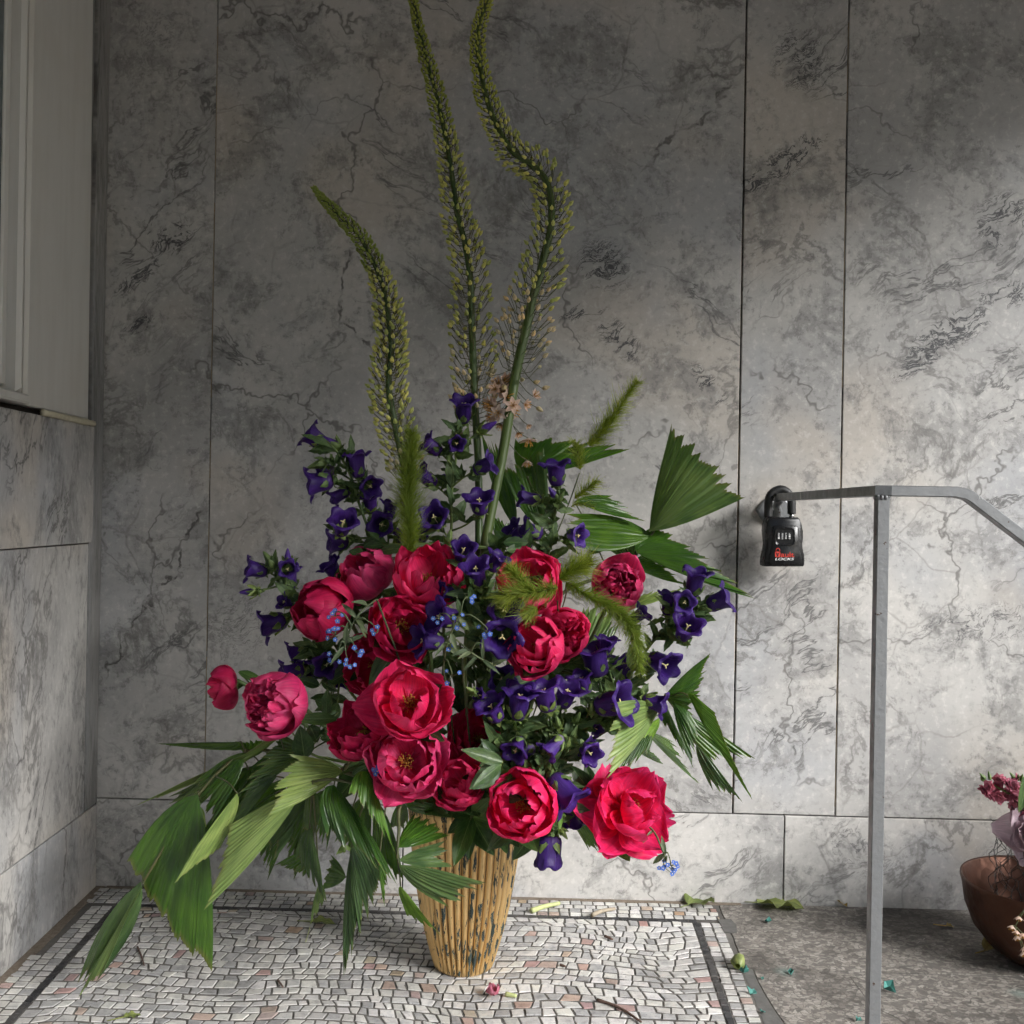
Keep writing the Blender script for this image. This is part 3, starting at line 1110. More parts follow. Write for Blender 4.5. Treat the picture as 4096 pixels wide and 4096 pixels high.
# ------------------------------------------------------------------ vase
N = Nodes('worn_gold_paint')
P = N.obj()
st = N.v('MULTIPLY', P, (1.0, 1.0, .16))
k = N.noise(st, 95.0, 7.0, .66)
pz_ = N.sep(P)[2]
big = N.noise(N.v('MULTIPLY', P, (1, 1, .5)), 9.0, 3.0, .5)
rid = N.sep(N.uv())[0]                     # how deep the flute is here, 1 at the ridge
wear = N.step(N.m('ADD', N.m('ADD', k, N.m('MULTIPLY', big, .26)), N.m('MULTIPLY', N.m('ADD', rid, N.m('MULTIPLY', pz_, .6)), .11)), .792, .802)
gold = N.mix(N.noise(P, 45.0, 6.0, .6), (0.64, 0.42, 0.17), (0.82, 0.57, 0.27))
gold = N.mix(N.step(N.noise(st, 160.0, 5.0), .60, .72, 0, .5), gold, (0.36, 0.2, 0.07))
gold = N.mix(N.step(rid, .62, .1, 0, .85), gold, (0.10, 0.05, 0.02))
c = N.mix(wear, gold, N.mix(N.noise(P, 40.0), (0.012, 0.022, 0.022), (0.05, 0.075, 0.07)))
N.bump(N.m('ADD', N.m('MULTIPLY', wear, -1.0), N.m('MULTIPLY', N.noise(P, 220.0, 4.0), .25)), .0012, .8)
M_gold = N.out(c, N.m('ADD', .36, N.m('MULTIPLY', wear, .3)), Metallic=N.m('MULTIPLY', N.m('SUBTRACT', 1.0, wear), .72))
vb = on_floor(*dd(874, 1846))
VY = vb.y + .055
VX = at(874 * 4096 / 1932, 3900, VY).x
VC = Vector((VX, VY, 0))
VH = .300
VS = thing('vase', VC, 'tall ribbed vase in worn gold paint standing on the mosaic', 'vase')
prof = [(0, .0), (.0, .051), (.004, .0545), (.03, .0625), (.07, .0735), (.11, .0825), (.15, .0895), (.19, .0955), (.23, .1), (.265, .1035), (.285, .1055), (.292, .1075), (.298, .108), (.3, .1065), (.298, .103), (.285, .101), (.2, .089), (.1, .074), (.05, .06), (.03, 0)]
pp = []
for a, b in zip(prof[:-1], prof[1:]):
    n_s = 3 if abs(b[0] - a[0]) > .02 else 1
    for k_ in range(n_s):
        pp.append((a[0] + (b[0] - a[0]) * k_ / n_s, a[1] + (b[1] - a[1]) * k_ / n_s))
pp.append(prof[-1])
NF = 40
nF = 10
nA = NF * nF
v, uv_ = [], []
out_n = next(i for i, q in enumerate(pp) if abs(q[0] - .3) < 1e-6)
for i, (z, r) in enumerate(pp):
    for k_ in range(nA):
        a = 2 * PI * k_ / nA
        ph = (k_ % nF) / nF
        rib = abs(math.sin(PI * ph)) ** .62
        wob = 1 + .004 * nz(math.cos(a) * 2, math.sin(a) * 2, z * 6)
        amp = .0072 * smooth01(.0, .02, z) * (1 - smooth01(.286, .293, z)) if 0 < i <= out_n else 0
        rr = r * wob - amp * (1 - rib)
        v.append(VC + Vector((rr * math.cos(a), rr * math.sin(a), z)))
        uv_.append((rib, z))
f = [(i * nA + k_, i * nA + (k_ + 1) % nA, (i + 1) * nA + (k_ + 1) % nA, (i + 1) * nA + k_) for i in range(len(pp) - 1) for k_ in range(nA)]
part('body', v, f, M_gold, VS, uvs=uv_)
N = Nodes('vase_water')
wv_ = [VC + Vector((.096 * math.cos(2 * PI * k_ / 32), .096 * math.sin(2 * PI * k_ / 32), .245)) for k_ in range(32)]
part('water', wv_, [tuple(range(32))], N.out((0.02, 0.03, 0.02), .05, Specular_IOR_Level=.5), VS, smooth=False)

# ------------------------------------------------------------------ plant materials
def petal_mat(name, c_in, c_out, c_base, trans=.32, rough=.5, sheen=.0):
    N = Nodes(name)
    u, v_, _ = N.sep(N.uv())
    r = N.rnd()
    st = N.noise(N.comb(N.m('MULTIPLY', u, 26.0), N.m('MULTIPLY', v_, 2.2), N.m('MULTIPLY', r, 50.0)), 1.0, 3.0, .6)
    cl = N.noise(N.comb(N.m('MULTIPLY', u, 3.0), N.m('MULTIPLY', v_, 3.0), N.m('MULTIPLY', r, 90.0)), 1.0, 3.0, .6)
    c = N.mix(N.step(v_, .05, .45), c_base, c_in)
    c = N.mix(N.m('MULTIPLY', N.step(cl, .42, .7), .7), c, c_out)
    c = N.mix(1.0, c, N.ramp(st, [(.3, (.78, .78, .78)), (.7, (1.12, 1.12, 1.12))]), 'MULTIPLY')
    c = N.mix(1.0, c, N.ramp(r, [(0, (.80, .84, .86)), (1, (1.14, 1.08, 1.06))]), 'MULTIPLY')
    c = N.mix(N.m('MULTIPLY', N.step(N.m('ADD', v_, N.m('MULTIPLY', cl, .12)), .93, 1.06), .45), c, c_out)
    N.bump(N.m('ADD', st, N.m('MULTIPLY', cl, 1.5)), .0014, .45)
    N.out(c, rough, Specular_IOR_Level=.28)
    return N.translucent(c, trans)


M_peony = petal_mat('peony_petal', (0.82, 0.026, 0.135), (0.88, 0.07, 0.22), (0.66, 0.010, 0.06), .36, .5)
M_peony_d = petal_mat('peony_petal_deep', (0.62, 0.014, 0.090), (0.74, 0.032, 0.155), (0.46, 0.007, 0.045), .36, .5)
M_peony_p = petal_mat('peony_petal_pink', (0.76, 0.04, 0.175), (0.84, 0.12, 0.29), (0.60, 0.015, 0.08), .32, .50)
M_coral = petal_mat('peony_petal_coral', (0.90, 0.022, 0.135), (0.94, 0.075, 0.28), (0.80, 0.012, 0.06), .40, .46)
M_bell = petal_mat('bell_petal', (0.042, 0.015, 0.140), (0.075, 0.026, 0.235), (0.06, 0.028, 0.13), .24, .40)
M_bell_l = petal_mat('bell_petal_light', (0.085, 0.032, 0.27), (0.17, 0.085, 0.40), (0.36, 0.30, 0.40), .3, .42)
M_blush = petal_mat('blush_petal', (0.80, 0.60, 0.49), (0.84, 0.70, 0.60), (0.66, 0.50, 0.34), .35, .5)
M_stock = petal_mat('stock_petal', (0.52, 0.15, 0.22), (0.62, 0.27, 0.33), (0.38, 0.1, 0.12), .3, .55)
M_pale = petal_mat('pale_rose_petal', (0.72, 0.54, 0.60), (0.80, 0.68, 0.72), (0.66, 0.40, 0.46), .3, .4)
M_blue = petal_mat('blue_petal', (0.09, 0.19, 0.62), (0.15, 0.28, 0.72), (0.12, 0.2, 0.6), .2, .6)


def leaf_mat(name, dark, lightc, gloss=.42, veins=30.0, trans=.28, across=False, streak=.5):
    N = Nodes(name)
    u, v_, _ = N.sep(N.uv())
    r = N.rnd()
    st = N.noise(N.comb(N.m('MULTIPLY', u, veins), N.m('MULTIPLY', v_, 1.4), N.m('MULTIPLY', r, 40.0)), 1.0, 3.0, .6)
    bl = N.noise(N.comb(N.m('MULTIPLY', u, 2.0), N.m('MULTIPLY', v_, 3.0), N.m('MULTIPLY', r, 70.0)), 1.0, 3.0, .55)
    c = N.mix(N.step(bl, .3, .7), dark, lightc)
    c = N.mix(1.0, c, N.ramp(st, [(.32, (.62, .66, .62)), (.62, (1.22, 1.2, 1.1))]), 'MULTIPLY')
    c = N.mix(1.0, c, N.ramp(r, [(0, (.72, .8, .8)), (.5, (1, 1, 1)), (1, (1.3, 1.18, 1.0))]), 'MULTIPLY')
    if across:
        mid = N.m('ABSOLUTE', N.m('SUBTRACT', u, .5))
        c = N.mix(N.step(mid, .035, .0, 0, .7), c, (0.16, 0.24, 0.09))
        vv = N.m('FRACT', N.m('ADD', N.m('MULTIPLY', v_, 7.0), N.m('MULTIPLY', mid, -4.0)))
        vl = N.step(N.m('ABSOLUTE', N.m('SUBTRACT', vv, .5)), .06, .0, 0, .35)
        c = N.mix(vl, c, (0.14, 0.22, 0.08))
        N.bump(N.m('ADD', st, N.m('MULTIPLY', vl, -2.0)), .0010, .4)
    else:
        N.bump(st, .0009, streak)
    tipn = N.step(N.m('ADD', v_, N.m('MULTIPLY', bl, .10)), .985, 1.06)
    c = N.mix(N.m('MULTIPLY', tipn, .6), c, (0.17, 0.15, 0.05))
    N.out(c, N.step(st, .3, .7, gloss + .12, gloss - .06), Specular_IOR_Level=.5)
    return N.translucent(N.mix(1.0, c, (1.5, 1.6, .8), 'MULTIPLY'), trans)


M_palm = leaf_mat('palm_leaf', (0.032, 0.088, 0.013), (0.070, 0.150, 0.020), .27)
M_palm_l = leaf_mat('palm_leaf_pale', (0.15, 0.235, 0.070), (0.25, 0.34, 0.12), .36)
M_palm_g = leaf_mat('palm_leaf_grey', (0.050, 0.100, 0.036), (0.095, 0.155, 0.058), .24)
M_palm_b = leaf_mat('palm_leaf_bright', (0.085, 0.19, 0.022), (0.15, 0.28, 0.04), .38, trans=.34)
M_broad = leaf_mat('broad_leaf', (0.030, 0.070, 0.024), (0.062, 0.115, 0.036), .38, 8.0, .2, True)
M_bleaf = leaf_mat('bell_leaf', (0.045, 0.085, 0.030), (0.095, 0.150, 0.052), .55, 8.0, .22, True)
M_calyx = leaf_mat('calyx_green', (0.085, 0.140, 0.045), (0.19, 0.26, 0.085), .55, 8.0, .2)
M_stem = leaf_mat('stem_green', (0.075, 0.125, 0.035), (0.13, 0.19, 0.06), .48, 5.0, .0)
M_stem_d = leaf_mat('stem_brown_green', (0.055, 0.065, 0.025), (0.10, 0.10, 0.04), .5, 5.0, .0)
M_greyst = leaf_mat('grey_green_stem', (0.065, 0.095, 0.048), (0.11, 0.14, 0.075), .6, 5.0, .1)
M_bud = leaf_mat('lily_bud', (0.46, 0.48, 0.12), (0.60, 0.59, 0.22), .5, 9.0, .15)
M_bud_y = leaf_mat('lily_bud_young', (0.27, 0.32, 0.055), (0.40, 0.44, 0.10), .5, 9.0, .12)
M_bud_w = leaf_mat('lily_bud_cream', (0.55, 0.45, 0.27), (0.68, 0.54, 0.38), .5, 9.0, .15)
M_lstem = leaf_mat('lily_stem', (0.045, 0.085, 0.020), (0.085, 0.13, 0.034), .42, 6.0, .0)
M_plume = leaf_mat('plume_green', (0.14, 0.20, 0.024), (0.27, 0.33, 0.045), .6, 3.0, .3)
M_sta = plain('stamen_yellow', (0.50, 0.25, 0.04), .7)
M_pist = plain('pistil_cream', (0.72, 0.62, 0.30), .6)
M_red_f = plain('filament_red', (0.35, 0.03, 0.03), .6)

MOUTH = VC + Vector((0, 0, .285))


def vase_point(d):
    """where a stem leaning towards d passes the mouth of the vase, and where it ends in the water"""
    h = Vector((d.x - VC.x, d.y - VC.y, 0))
    if h.length > 1e-4: h.normalize()
    a = MOUTH + h * U(.02, .07) + Vector((U(-.02, .02), U(-.02, .02), 0))
    b = VC - h * U(.0, .03) + Vector((U(-.015, .015), U(-.015, .015), .06))
    return a, b


# ------------------------------------------------------------------ peonies
def petal(L, Wd, t0, t1, ruf, seed, nu=14, nv=11, cup=.42, bend=1.0, notch=.0):
    """petal in flower space: axis +Z, opening outwards along +X; returns verts, faces, uvs"""
    prof = []
    r = z = 0.0
    n = nu - 1
    for i in range(nu):
        t = i / n
        th = rad(t0 + (t1 - t0) * t ** bend)
        prof.append((r, z, th))
        r += math.cos(th) * L / n
        z += math.sin(th) * L / n
    def at_t(t):
        f_ = max(0, min(.9999, t)) * n
        i = int(f_)
        k = f_ - i
        a, b = prof[i], prof[min(i + 1, n)]
        return (a[0] + (b[0] - a[0]) * k, a[1] + (b[1] - a[1]) * k, a[2] + (b[2] - a[2]) * k)
    vv, uv = [], []
    asym = U(-.12, .12)
    for i in range(nu):
        t = i / n
        w_ = Wd * max(.02, math.sin(PI * (t * .93 + .015) ** .78)) ** .60 + .012 * L
        for j in range(nv):
            s_ = -1 + 2 * j / (nv - 1)
            edge = 1 - .10 * abs(s_ + asym) ** 2.4 + .05 * nz(s_ * 2.3 + seed, 3.3) + ruf * .22 * nz(s_ * 5.5 + seed, 8.1)
            edge -= notch * math.exp(-(s_ / .18) ** 2)
            rr, zz_, th = at_t(t * min(1.0, edge))
            nx, nzv = -math.sin(th), math.cos(th)
            d = cup * w_ * s_ * s_
            d += ruf * 1.35 * L * t * t * (.34 * nz(s_ * 2.2 + seed, t * 1.6) + .18 * nz(s_ * 5 + seed, t * 3 + 7) * (.4 + abs(s_)) + .10 * nz(s_ * 11 + seed, t * 5 + 2) * t * t)
            lat = w_ * s_ * (1 - .1 * s_ * s_)
            vv.append(Vector((rr + nx * d, lat, zz_ + nzv * d)))
            uv.append(((s_ + 1) / 2, t))
    return vv, grid_faces(nu, nv), uv


LAYERS = {
    #         count  L     W    t0   t1   ruffle cup
    'cup':    [(5, .92, .46, -28, 112, .20, .38), (5, .98, .46, -16, 128, .19, .40), (4, .94, .42, -4, 140, .20, .42), (4, .78, .33, 10, 140, .28, .45)],
    'open':   [(5, .76, .50, -26, 74, .15, .26), (5, .82, .47, -18, 104, .15, .34), (4, .84, .43, -8, 132, .16, .40), (3, .74, .34, 6, 150, .22, .45)],
    'wide':   [(5, .70, .50, -30, 44, .18, .22), (5, .76, .47, -20, 84, .17, .30), (4, .80, .42, -8, 122, .18, .40), (3, .70, .33, 8, 148, .24, .48)],
    'loose':  [(5, .70, .38, -38, 22, .26, .22), (4, .72, .40, -20, 66, .24, .30), (4, .70, .36, -6, 104, .24, .38), (3, .58, .28, 10, 140, .34, .45), (2, .46, .20, 24, 120, .5, .4)],
    'double': [(4, 1.10, .52, -22, 150, .09, .42), (5, 1.06, .48, -10, 156, .10, .44), (5, .96, .40, 4, 146, .18, .42), (7, .78, .24, 22, 122, .40, .35), (8, .68, .16, 42, 108, .55, .25), (7, .60, .11, 60, 100, .6, .2)],
    'bud':    [(4, 1.10, .54, -20, 154, .09, .42), (4, 1.08, .50, -8, 160, .10, .44), (4, .98, .44, 4, 156, .14, .45), (3, .76, .32, 18, 146, .22, .45)],
}


def peony(reg, x, y, w_zoom, Y, facing, typ, label, mat=None, spin=None, tilt_extra=0.0, leaves=3, stem=True, stam=True, seed=0):
    rs = rng.getstate()
    rng.seed(1000 + seed)
    D = w_zoom * {'open': .90, 'wide': .92, 'loose': 1.04}.get(typ, 1.02) * ZK * mscale(Y) * (1.0 if reg else 4096 / 1932 / ZK)
    ax = idir(*facing)
    cen = za(reg, x, y, Y)
    base = cen - ax * D * (.34 if typ not in ('wide', 'open', 'loose') else .24)
    t = thing('peony', base, label, 'peony', 'peonies in the vase')
    mat = mat or M_peony
    mw = axis_matrix(base, ax, 1.0, U(0, 6.28) if spin is None else spin)
    for li, (cnt, L, Wd, t0, t1, ruf, cup) in enumerate(LAYERS[typ]):
        ph = U(0, 6.28)
        for k in range(cnt):
            a = ph + 2 * PI * k / cnt + U(-.16, .16)
            dt = U(-15, 12) * (2.0 if typ == 'loose' else 1.0)
            vv, ff, uv = petal(D * L * U(.9, 1.1), D * Wd * U(.88, 1.12), t0 + dt * .4, t1 + dt + (U(-35, -5) if (li == 0 and rng.random() < .22) else 0), ruf, U(0, 90), cup=cup, notch=(.12 if rng.random() < .3 else 0))
            rz = Matrix.Rotation(a, 4, 'Z') @ Matrix.Rotation(U(-.2, .2), 4, 'X') @ Matrix.Translation((D * .02, 0, D * .012 * li))
            me = mesh('petal', vv, ff, mat, True, uvs=uv)
            put('petal', me, t, mw @ rz)
    if stam and typ in ('cup', 'open', 'wide', 'loose'):
        m = MB()
        m2 = MB()
        for k in range(70):
            a, q = U(0, 6.28), U(.02, .11) * D
            p0 = Vector((math.cos(a) * q * .5, math.sin(a) * q * .5, D * .02))
            p1 = Vector((math.cos(a) * q * 1.25, math.sin(a) * q * 1.25, D * U(.13, .22)))
            m.tube([p0, p1], [.0006, .0004], 3, False)
            m2.tube([p1 - Vector((0, 0, .0015)), p1 + Vector((0, 0, .0005)), p1 + Vector((U(-.001, .001), U(-.001, .001), .0025))], [.0005, .0011, .0003], 4)
        o = put('stamens', mesh('stamens', m.v + m2.v, m.f + [tuple(i + len(m.v) for i in q) for q in m2.f], None, True, mats=[M_red_f, M_sta], midx=[0] * len(m.f) + [1] * len(m2.f)), t, mw)
        o['kind'] = 'stuff'
    # sepals under the flower
    for k in range(4):
        vv, ff, uv = petal(D * U(.22, .34), D * U(.08, .12), -25, 70 if typ in ('bud', 'double', 'cup') else 20, .1, U(0, 90), nu=5, nv=5, cup=.4)
        put('sepal', mesh('sepal', vv, ff, M_calyx, True, uvs=uv), t, mw @ Matrix.Rotation(k * 1.57 + U(-.3, .3), 4, 'Z') @ Matrix.Translation((0, 0, -D * .015)))
    if stem:
        a, b = vase_point(base)
        mid = base - ax * D * .5 + Vector((0, 0, -.02))
        pts = spline([base, base - ax * D * .22, mid.lerp(a, .35), a, b], 5)
        v, f = tube(pts, .0036, 6)
        part('stem', v, f, M_stem, t, uvs=[(0, i / len(v)) for i in range(len(v))])
        for k in range(leaves):
            p = pts[3 + int(U(2, 9))]
            d = (ax * U(.0, .6) + Vector((U(-1, 1), U(-.8, .5), U(-.7, .5)))).normalized()
            leaf_part(t, p, p + d * U(.055, .095), U(.016, .024), M_broad, up=Vector((U(-.5, .5), -1, U(.0, .9))))
    rng.setstate(rs)
    return t


def leaf_grid(B, T, hw, up, sag=.12, fold=.25, wavy=.0, serr=0.0, nu=9, nv=5, shape=1.0):
    """simple blade from B to T, half width hw, folded on its midrib"""
    B, T = Vector(B), Vector(T)
    ax = T - B
    L = ax.length
    ax = ax / L
    sd = ax.cross(up)
    if sd.length < 1e-3: sd = ax.cross(Vector((1, 0, 0)))
    sd.normalize()
    nn = sd.cross(ax).normalized()
    vv, uv = [], []
    sdn = U(0, 50)
    for i in range(nu):
        t = i / (nu - 1)
        w_ = hw * (math.sin(PI * min(1, t * .97 + .03)) ** .8) * (1.25 - .5 * t) * shape + .0004
        if serr and i % 2: w_ *= 1 - serr
        c = B + ax * L * t + nn * (-sag * L * (t * t) + sag * L * .5 * t)
        for j in range(nv):
            s_ = -1 + 2 * j / (nv - 1)
            vv.append(c + sd * w_ * s_ + nn * (fold * w_ * abs(s_) + wavy * w_ * abs(s_) * math.sin(t * 15 + s_ * 2 + sdn)))
            uv.append(((s_ + 1) / 2, t))
    return vv, grid_faces(nu, nv), uv


def leaf_part(parent, B, T, hw, mat, up=Vector((0, -1, .5)), name='leaf', **kw):
    vv, ff, uv = leaf_grid(B, T, hw, up, **kw)
    return part(name, vv, ff, mat, parent, uvs=uv)


# ------------------------------------------------------------------ bellflowers
def bell_mesh(seed, mat, flare=1.0, wilt=0.0):
    rs = random.Random(seed)
    nt, na = 13, 40
    P_ = [(0, .10), (.03, .24), (.1, .35), (.22, .41), (.42, .425), (.6, .43), (.72, .455), (.82, .50), (.9, .55), (.96, .61), (1.0, .66), (1.0, .72), (.965, .77)]
    v, uv = [], []
    for i, (z, r) in enumerate(P_):
        q = i / (nt - 1)
        for k in range(na):
            a = 2 * PI * k / na
            lobe = .5 + .5 * math.cos(5 * a)
            fl = smooth01(.55, 1.0, q)
            crease = -.022 * (1 - abs(math.sin(2.5 * a))) * smooth01(.05, .3, q) * (1 - fl)
            rr = r * .78 + crease + fl * flare * (.09 * lobe - .07 * (1 - lobe)) + .03 * nz(math.cos(a) * 1.5 + seed, math.sin(a) * 1.5, q * 2)
            rr += fl * .05 * nz(math.cos(a) * 4 + seed, math.sin(a) * 4, 2.2)
            zz_ = z - fl * (.15 * (1 - lobe) ** 2) + fl * .06 * nz(math.cos(a) * 2 + seed, math.sin(a) * 2, 9)
            if wilt:
                rr *= 1 - wilt * fl * .55
                rr += wilt * .06 * nz(math.cos(a) * 3 + seed, math.sin(a) * 3, q * 4)
            v.append(Vector((rr * math.cos(a), rr * math.sin(a), zz_)))
            uv.append((k / na * 3, q))
    f = [(i * na + k, i * na + (k + 1) % na, (i + 1) * na + (k + 1) % na, (i + 1) * na + k) for i in range(nt - 1) for k in range(na)]
    return mesh('bell', v, f, mat, True, uvs=uv)


BELLS = [bell_mesh(i * 3.1 + 1, M_bell, U(.8, 1.3)) for i in range(5)]
BELLS_L = [bell_mesh(i * 2.7 + 40, M_bell_l, U(.8, 1.2)) for i in range(2)]
BELL_W = bell_mesh(77, M_bell, .6, 1.0)


def calyx_mesh(seed):
    rs = random.Random(seed)
    m = MB()
    for k in range(5):
        a = 2 * PI * k / 5 + rs.uniform(-.2, .2)
        vv, ff, uv = petal(.55, .13, 35, rs.uniform(75, 100), .25, rs.uniform(0, 50), nu=6, nv=5, cup=.3)
        R_ = Matrix.Rotation(a, 4, 'Z') @ Matrix.Translation((.05, 0, -.02))
        m.add([R_ @ q for q in vv], ff, uv)
        vv, ff, uv = petal(.26, .10, 20, -60, .2, rs.uniform(0, 50), nu=4, nv=3, cup=.2)
        R_ = Matrix.Rotation(a + .6, 4, 'Z') @ Matrix.Translation((.05, 0, -.02))
        m.add([R_ @ q for q in vv], ff, uv)
    m.tube([(0, 0, -.12), (0, 0, -.02), (0, 0, .05)], [.05, .14, .1], 7)
    return mesh('calyx', m.v, m.f, M_calyx, True, uvs=m.uv)


CALYX = [calyx_mesh(i) for i in range(4)]


def pistil_mesh():
    m = MB()
    m.tube([(0, 0, .05), (.01, 0, .4), (0, .01, .72)], [.02, .022, .028], 6)
    for k in range(3):
        a = 2.1 * k
        c, s_ = math.cos(a), math.sin(a)
        m.tube([(0, 0, .70), (c * .05, s_ * .05, .77), (c * .11, s_ * .11, .775)], [.026, .026, .016], 6)
    return mesh('pistil', m.v, m.f, M_pist, True)


PISTIL = pistil_mesh()


def bud_mesh(mat):
    v, uv = [], []
    prof = [(0, .05), (.08, .16), (.3, .19), (.55, .16), (.8, .10), (.95, .05), (1.0, .01)]
    na = 15
    for i, (z, r) in enumerate(prof):
        for k in range(na):
            a = 2 * PI * k / na
            rr = r * (1 + .22 * math.cos(5 * a + z * 1.2))
            v.append(Vector((rr * math.cos(a), rr * math.sin(a), z)))
            uv.append((k / na * 2, z))
    f = [(i * na + k, i * na + (k + 1) % na, (i + 1) * na + (k + 1) % na, (i + 1) * na + k) for i in range(len(prof) - 1) for k in range(na)]
    return mesh('bud', v, f, mat, True, uvs=uv)


BUD_P, BUD_G = bud_mesh(M_bell_l), bud_mesh(M_calyx)


def bellflower(path, Y, bells, label, n_leaf=12, leaf_scale=1.0, root=None, seed=0):
    """path: (reg, x, y) from low to high; bells: (reg, cx, cy, length_zoom, (dx, dy, dz), kind[, dY])"""
    rs = rng.getstate()
    rng.seed(3000 + seed)
    P_ = [za(r, x, y, Y) for r, x, y in path]
    a, b = root if root else vase_point(P_[0])
    t = thing('bellflower', P_[0], label, 'bellflower', 'bellflower stems in the vase')
    low = [b, a] if a.z < P_[0].z + .4 else []
    full = spline(low + P_, 6)
    n = len(full)
    m = MB()
    m.tube(full, [.0034 - .0014 * i / n for i in range(n)], 6)
    upper = full[len(low) * 6:] if low else full
    for bl in bells:
        r, cx, cy, ln, d, kind = bl[:6]
        Yb = Y + (bl[6] if len(bl) > 6 else U(-.03, .03))
        L = ln * .90 * ZK * mscale(Yb)
        if abs(d[2]) > .8 and rng.random() < .6:
            d = (d[0] * 1.6 + U(-.5, .5), d[1] * 1.4 + U(-.6, .5), .62)
        ax = idir(*d)
        cen = za(r, cx, cy, Yb)
        fore = max(.0, abs(d[2]) / math.sqrt(d[0] ** 2 + d[1] ** 2 + d[2] ** 2))
        base = cen - ax * L * (.5 if fore < .75 else .8)
        mw = axis_matrix(base, ax, L, U(0, 6.28))
        if kind in ('bell', 'light', 'wilt'):
            me = BELL_W if kind == 'wilt' else (rng.choice(BELLS) if kind == 'bell' else rng.choice(BELLS_L))
            sx, sy = U(.82, 1.15), U(.9, 1.1)
            o = put('bell', me, t, mw @ Matrix.Diagonal((sx, sx * sy, U(.88, 1.14), 1)))
            if kind == 'light': o['label'] = 'paler violet bell with a whitish throat'
            put('pistil', PISTIL, o, W[o])
        else:
            o = put('flower_bud', BUD_P if kind == 'bud' else BUD_G, t, mw)
        put('calyx', rng.choice(CALYX), o, mw @ Matrix.Scale(1.25, 4))
        # stalk to the nearest fitting place on the stem
        best = min(upper, key=lambda q: (q - base + Vector((0, 0, .03))).length)
        m.tube(spline([best, best.lerp(base, .5) - ax * L * .12, base + ax * L * .02], 3), [.0022, .0020, .0019, .0018, .0018, .0019, .002], 5)
        for k in range(3):
            q = best.lerp(base, U(.3, .9))
            dv = Vector((U(-1, 1), U(-1, .4), U(-.6, 1))).normalized()
            leaf_part(t, q, q + dv * U(.022, .042) * leaf_scale, U(.0045, .0085) * leaf_scale, M_bleaf, up=Vector((U(-1, 1), -1, U(-.5, 1))), sag=U(.1, .5), wavy=.4, serr=.18)
    part('stem', m.v, m.f, M_stem, t, uvs=m.uv)
    for k in range(n_leaf):
        i = int(U(.05, .97) * (len(upper) - 1))
        q = upper[i]
        tv = (upper[min(i + 1, len(upper) - 1)] - upper[max(i - 1, 0)]).normalized()
        dv = (tv * U(.1, .9) + Vector((U(-1, 1), U(-1, .6), U(-.6, .6)))).normalized()
        leaf_part(t, q, q + dv * U(.03, .062) * leaf_scale, U(.006, .012) * leaf_scale, M_bleaf, up=Vector((U(-1, 1), -1, U(-.3, 1))), sag=U(.1, .6), wavy=.35, serr=.15)
    rng.setstate(rs)
    return t


# ------------------------------------------------------------------ fishtail palm
def leaflet_mesh(B, T, Cn, mat, bulge=.12, side=.10, sag=.05, jag=.17, pleat=.0017, nu=57, nv=9, seed=0.0):
    """wedge leaflet: stalk end B, long tip T, short corner Cn, ragged end between them"""
    B, T, Cn = Vector(B), Vector(T), Vector(Cn)
    Cn = T + (Cn - T) * 1.15
    e1, e2 = T - B, Cn - B
    L = max(e1.length, e2.length)
    nrm = e1.cross(e2)
    if nrm.length < 1e-8: nrm = Vector((0, -1, 0))
    nrm.normalize()
    if nrm.y > 0: nrm = -nrm
    e_out = ((T + Cn) / 2 - B)
    vv, uv = [], []
    n_pl = max(5, int((T - Cn).length / .0085))
    nu = 2 * max(7, min(30, int((T - Cn).length * (1 + .5 * bulge) / .0046))) + 1
    kn = 2.2 + 3.2 * abs(nz(seed, 1.7)) + (T - Cn).length * 14
    for i in range(nu):
        u = i / (nu - 1)
        E = T.lerp(Cn, u) + e_out * bulge * math.sin(PI * u ** .8)
        jg = 0
        if 0 < i < nu - 1:
            ph = u * kn + .55 * nz(u * 4.5, seed + 3.3)
            big = jag * 1.7 * (ph - math.floor(ph)) * (.5 + .9 * abs(nz(math.floor(ph) * 1.7, seed + 6.1))) + jag * .7 * max(0.0, nz(u * 7, seed + 8.8))
            jg = big + (jag * (.16 + .30 * abs(nz(i * 1.3, seed))) if i % 2 else 0.0)
        E = B + (E - B) * (1 - jg)
        lat = (T - Cn).normalized() if (T - Cn).length > 1e-5 else Vector((1, 0, 0))
        for j in range(nv):
            t = j / (nv - 1)
            p = B.lerp(E, t)
            p += lat * (1 - 2 * u) * (side + .10) * L * .5 * math.sin(PI * t ** .75)
            p += Vector((0, 0, -1)) * sag * L * (t * t - t) * -1.0 * 1.0
            p += nrm * (pleat * (math.sin(u * n_pl * 2 * PI + 3 * nz(u * 4, seed)) * (.6 + .8 * nz(u * 9, seed + 5))) * smooth01(.0, .35, t) + .05 * L * nz(u * 1.7 + seed, t * 1.5) * t + .03 * L * (1 - 4 * (u - .5) ** 2) * math.sin(PI * t))
            vv.append(p)
            uv.append((u, t))
    return vv, grid_faces(nu, nv), uv


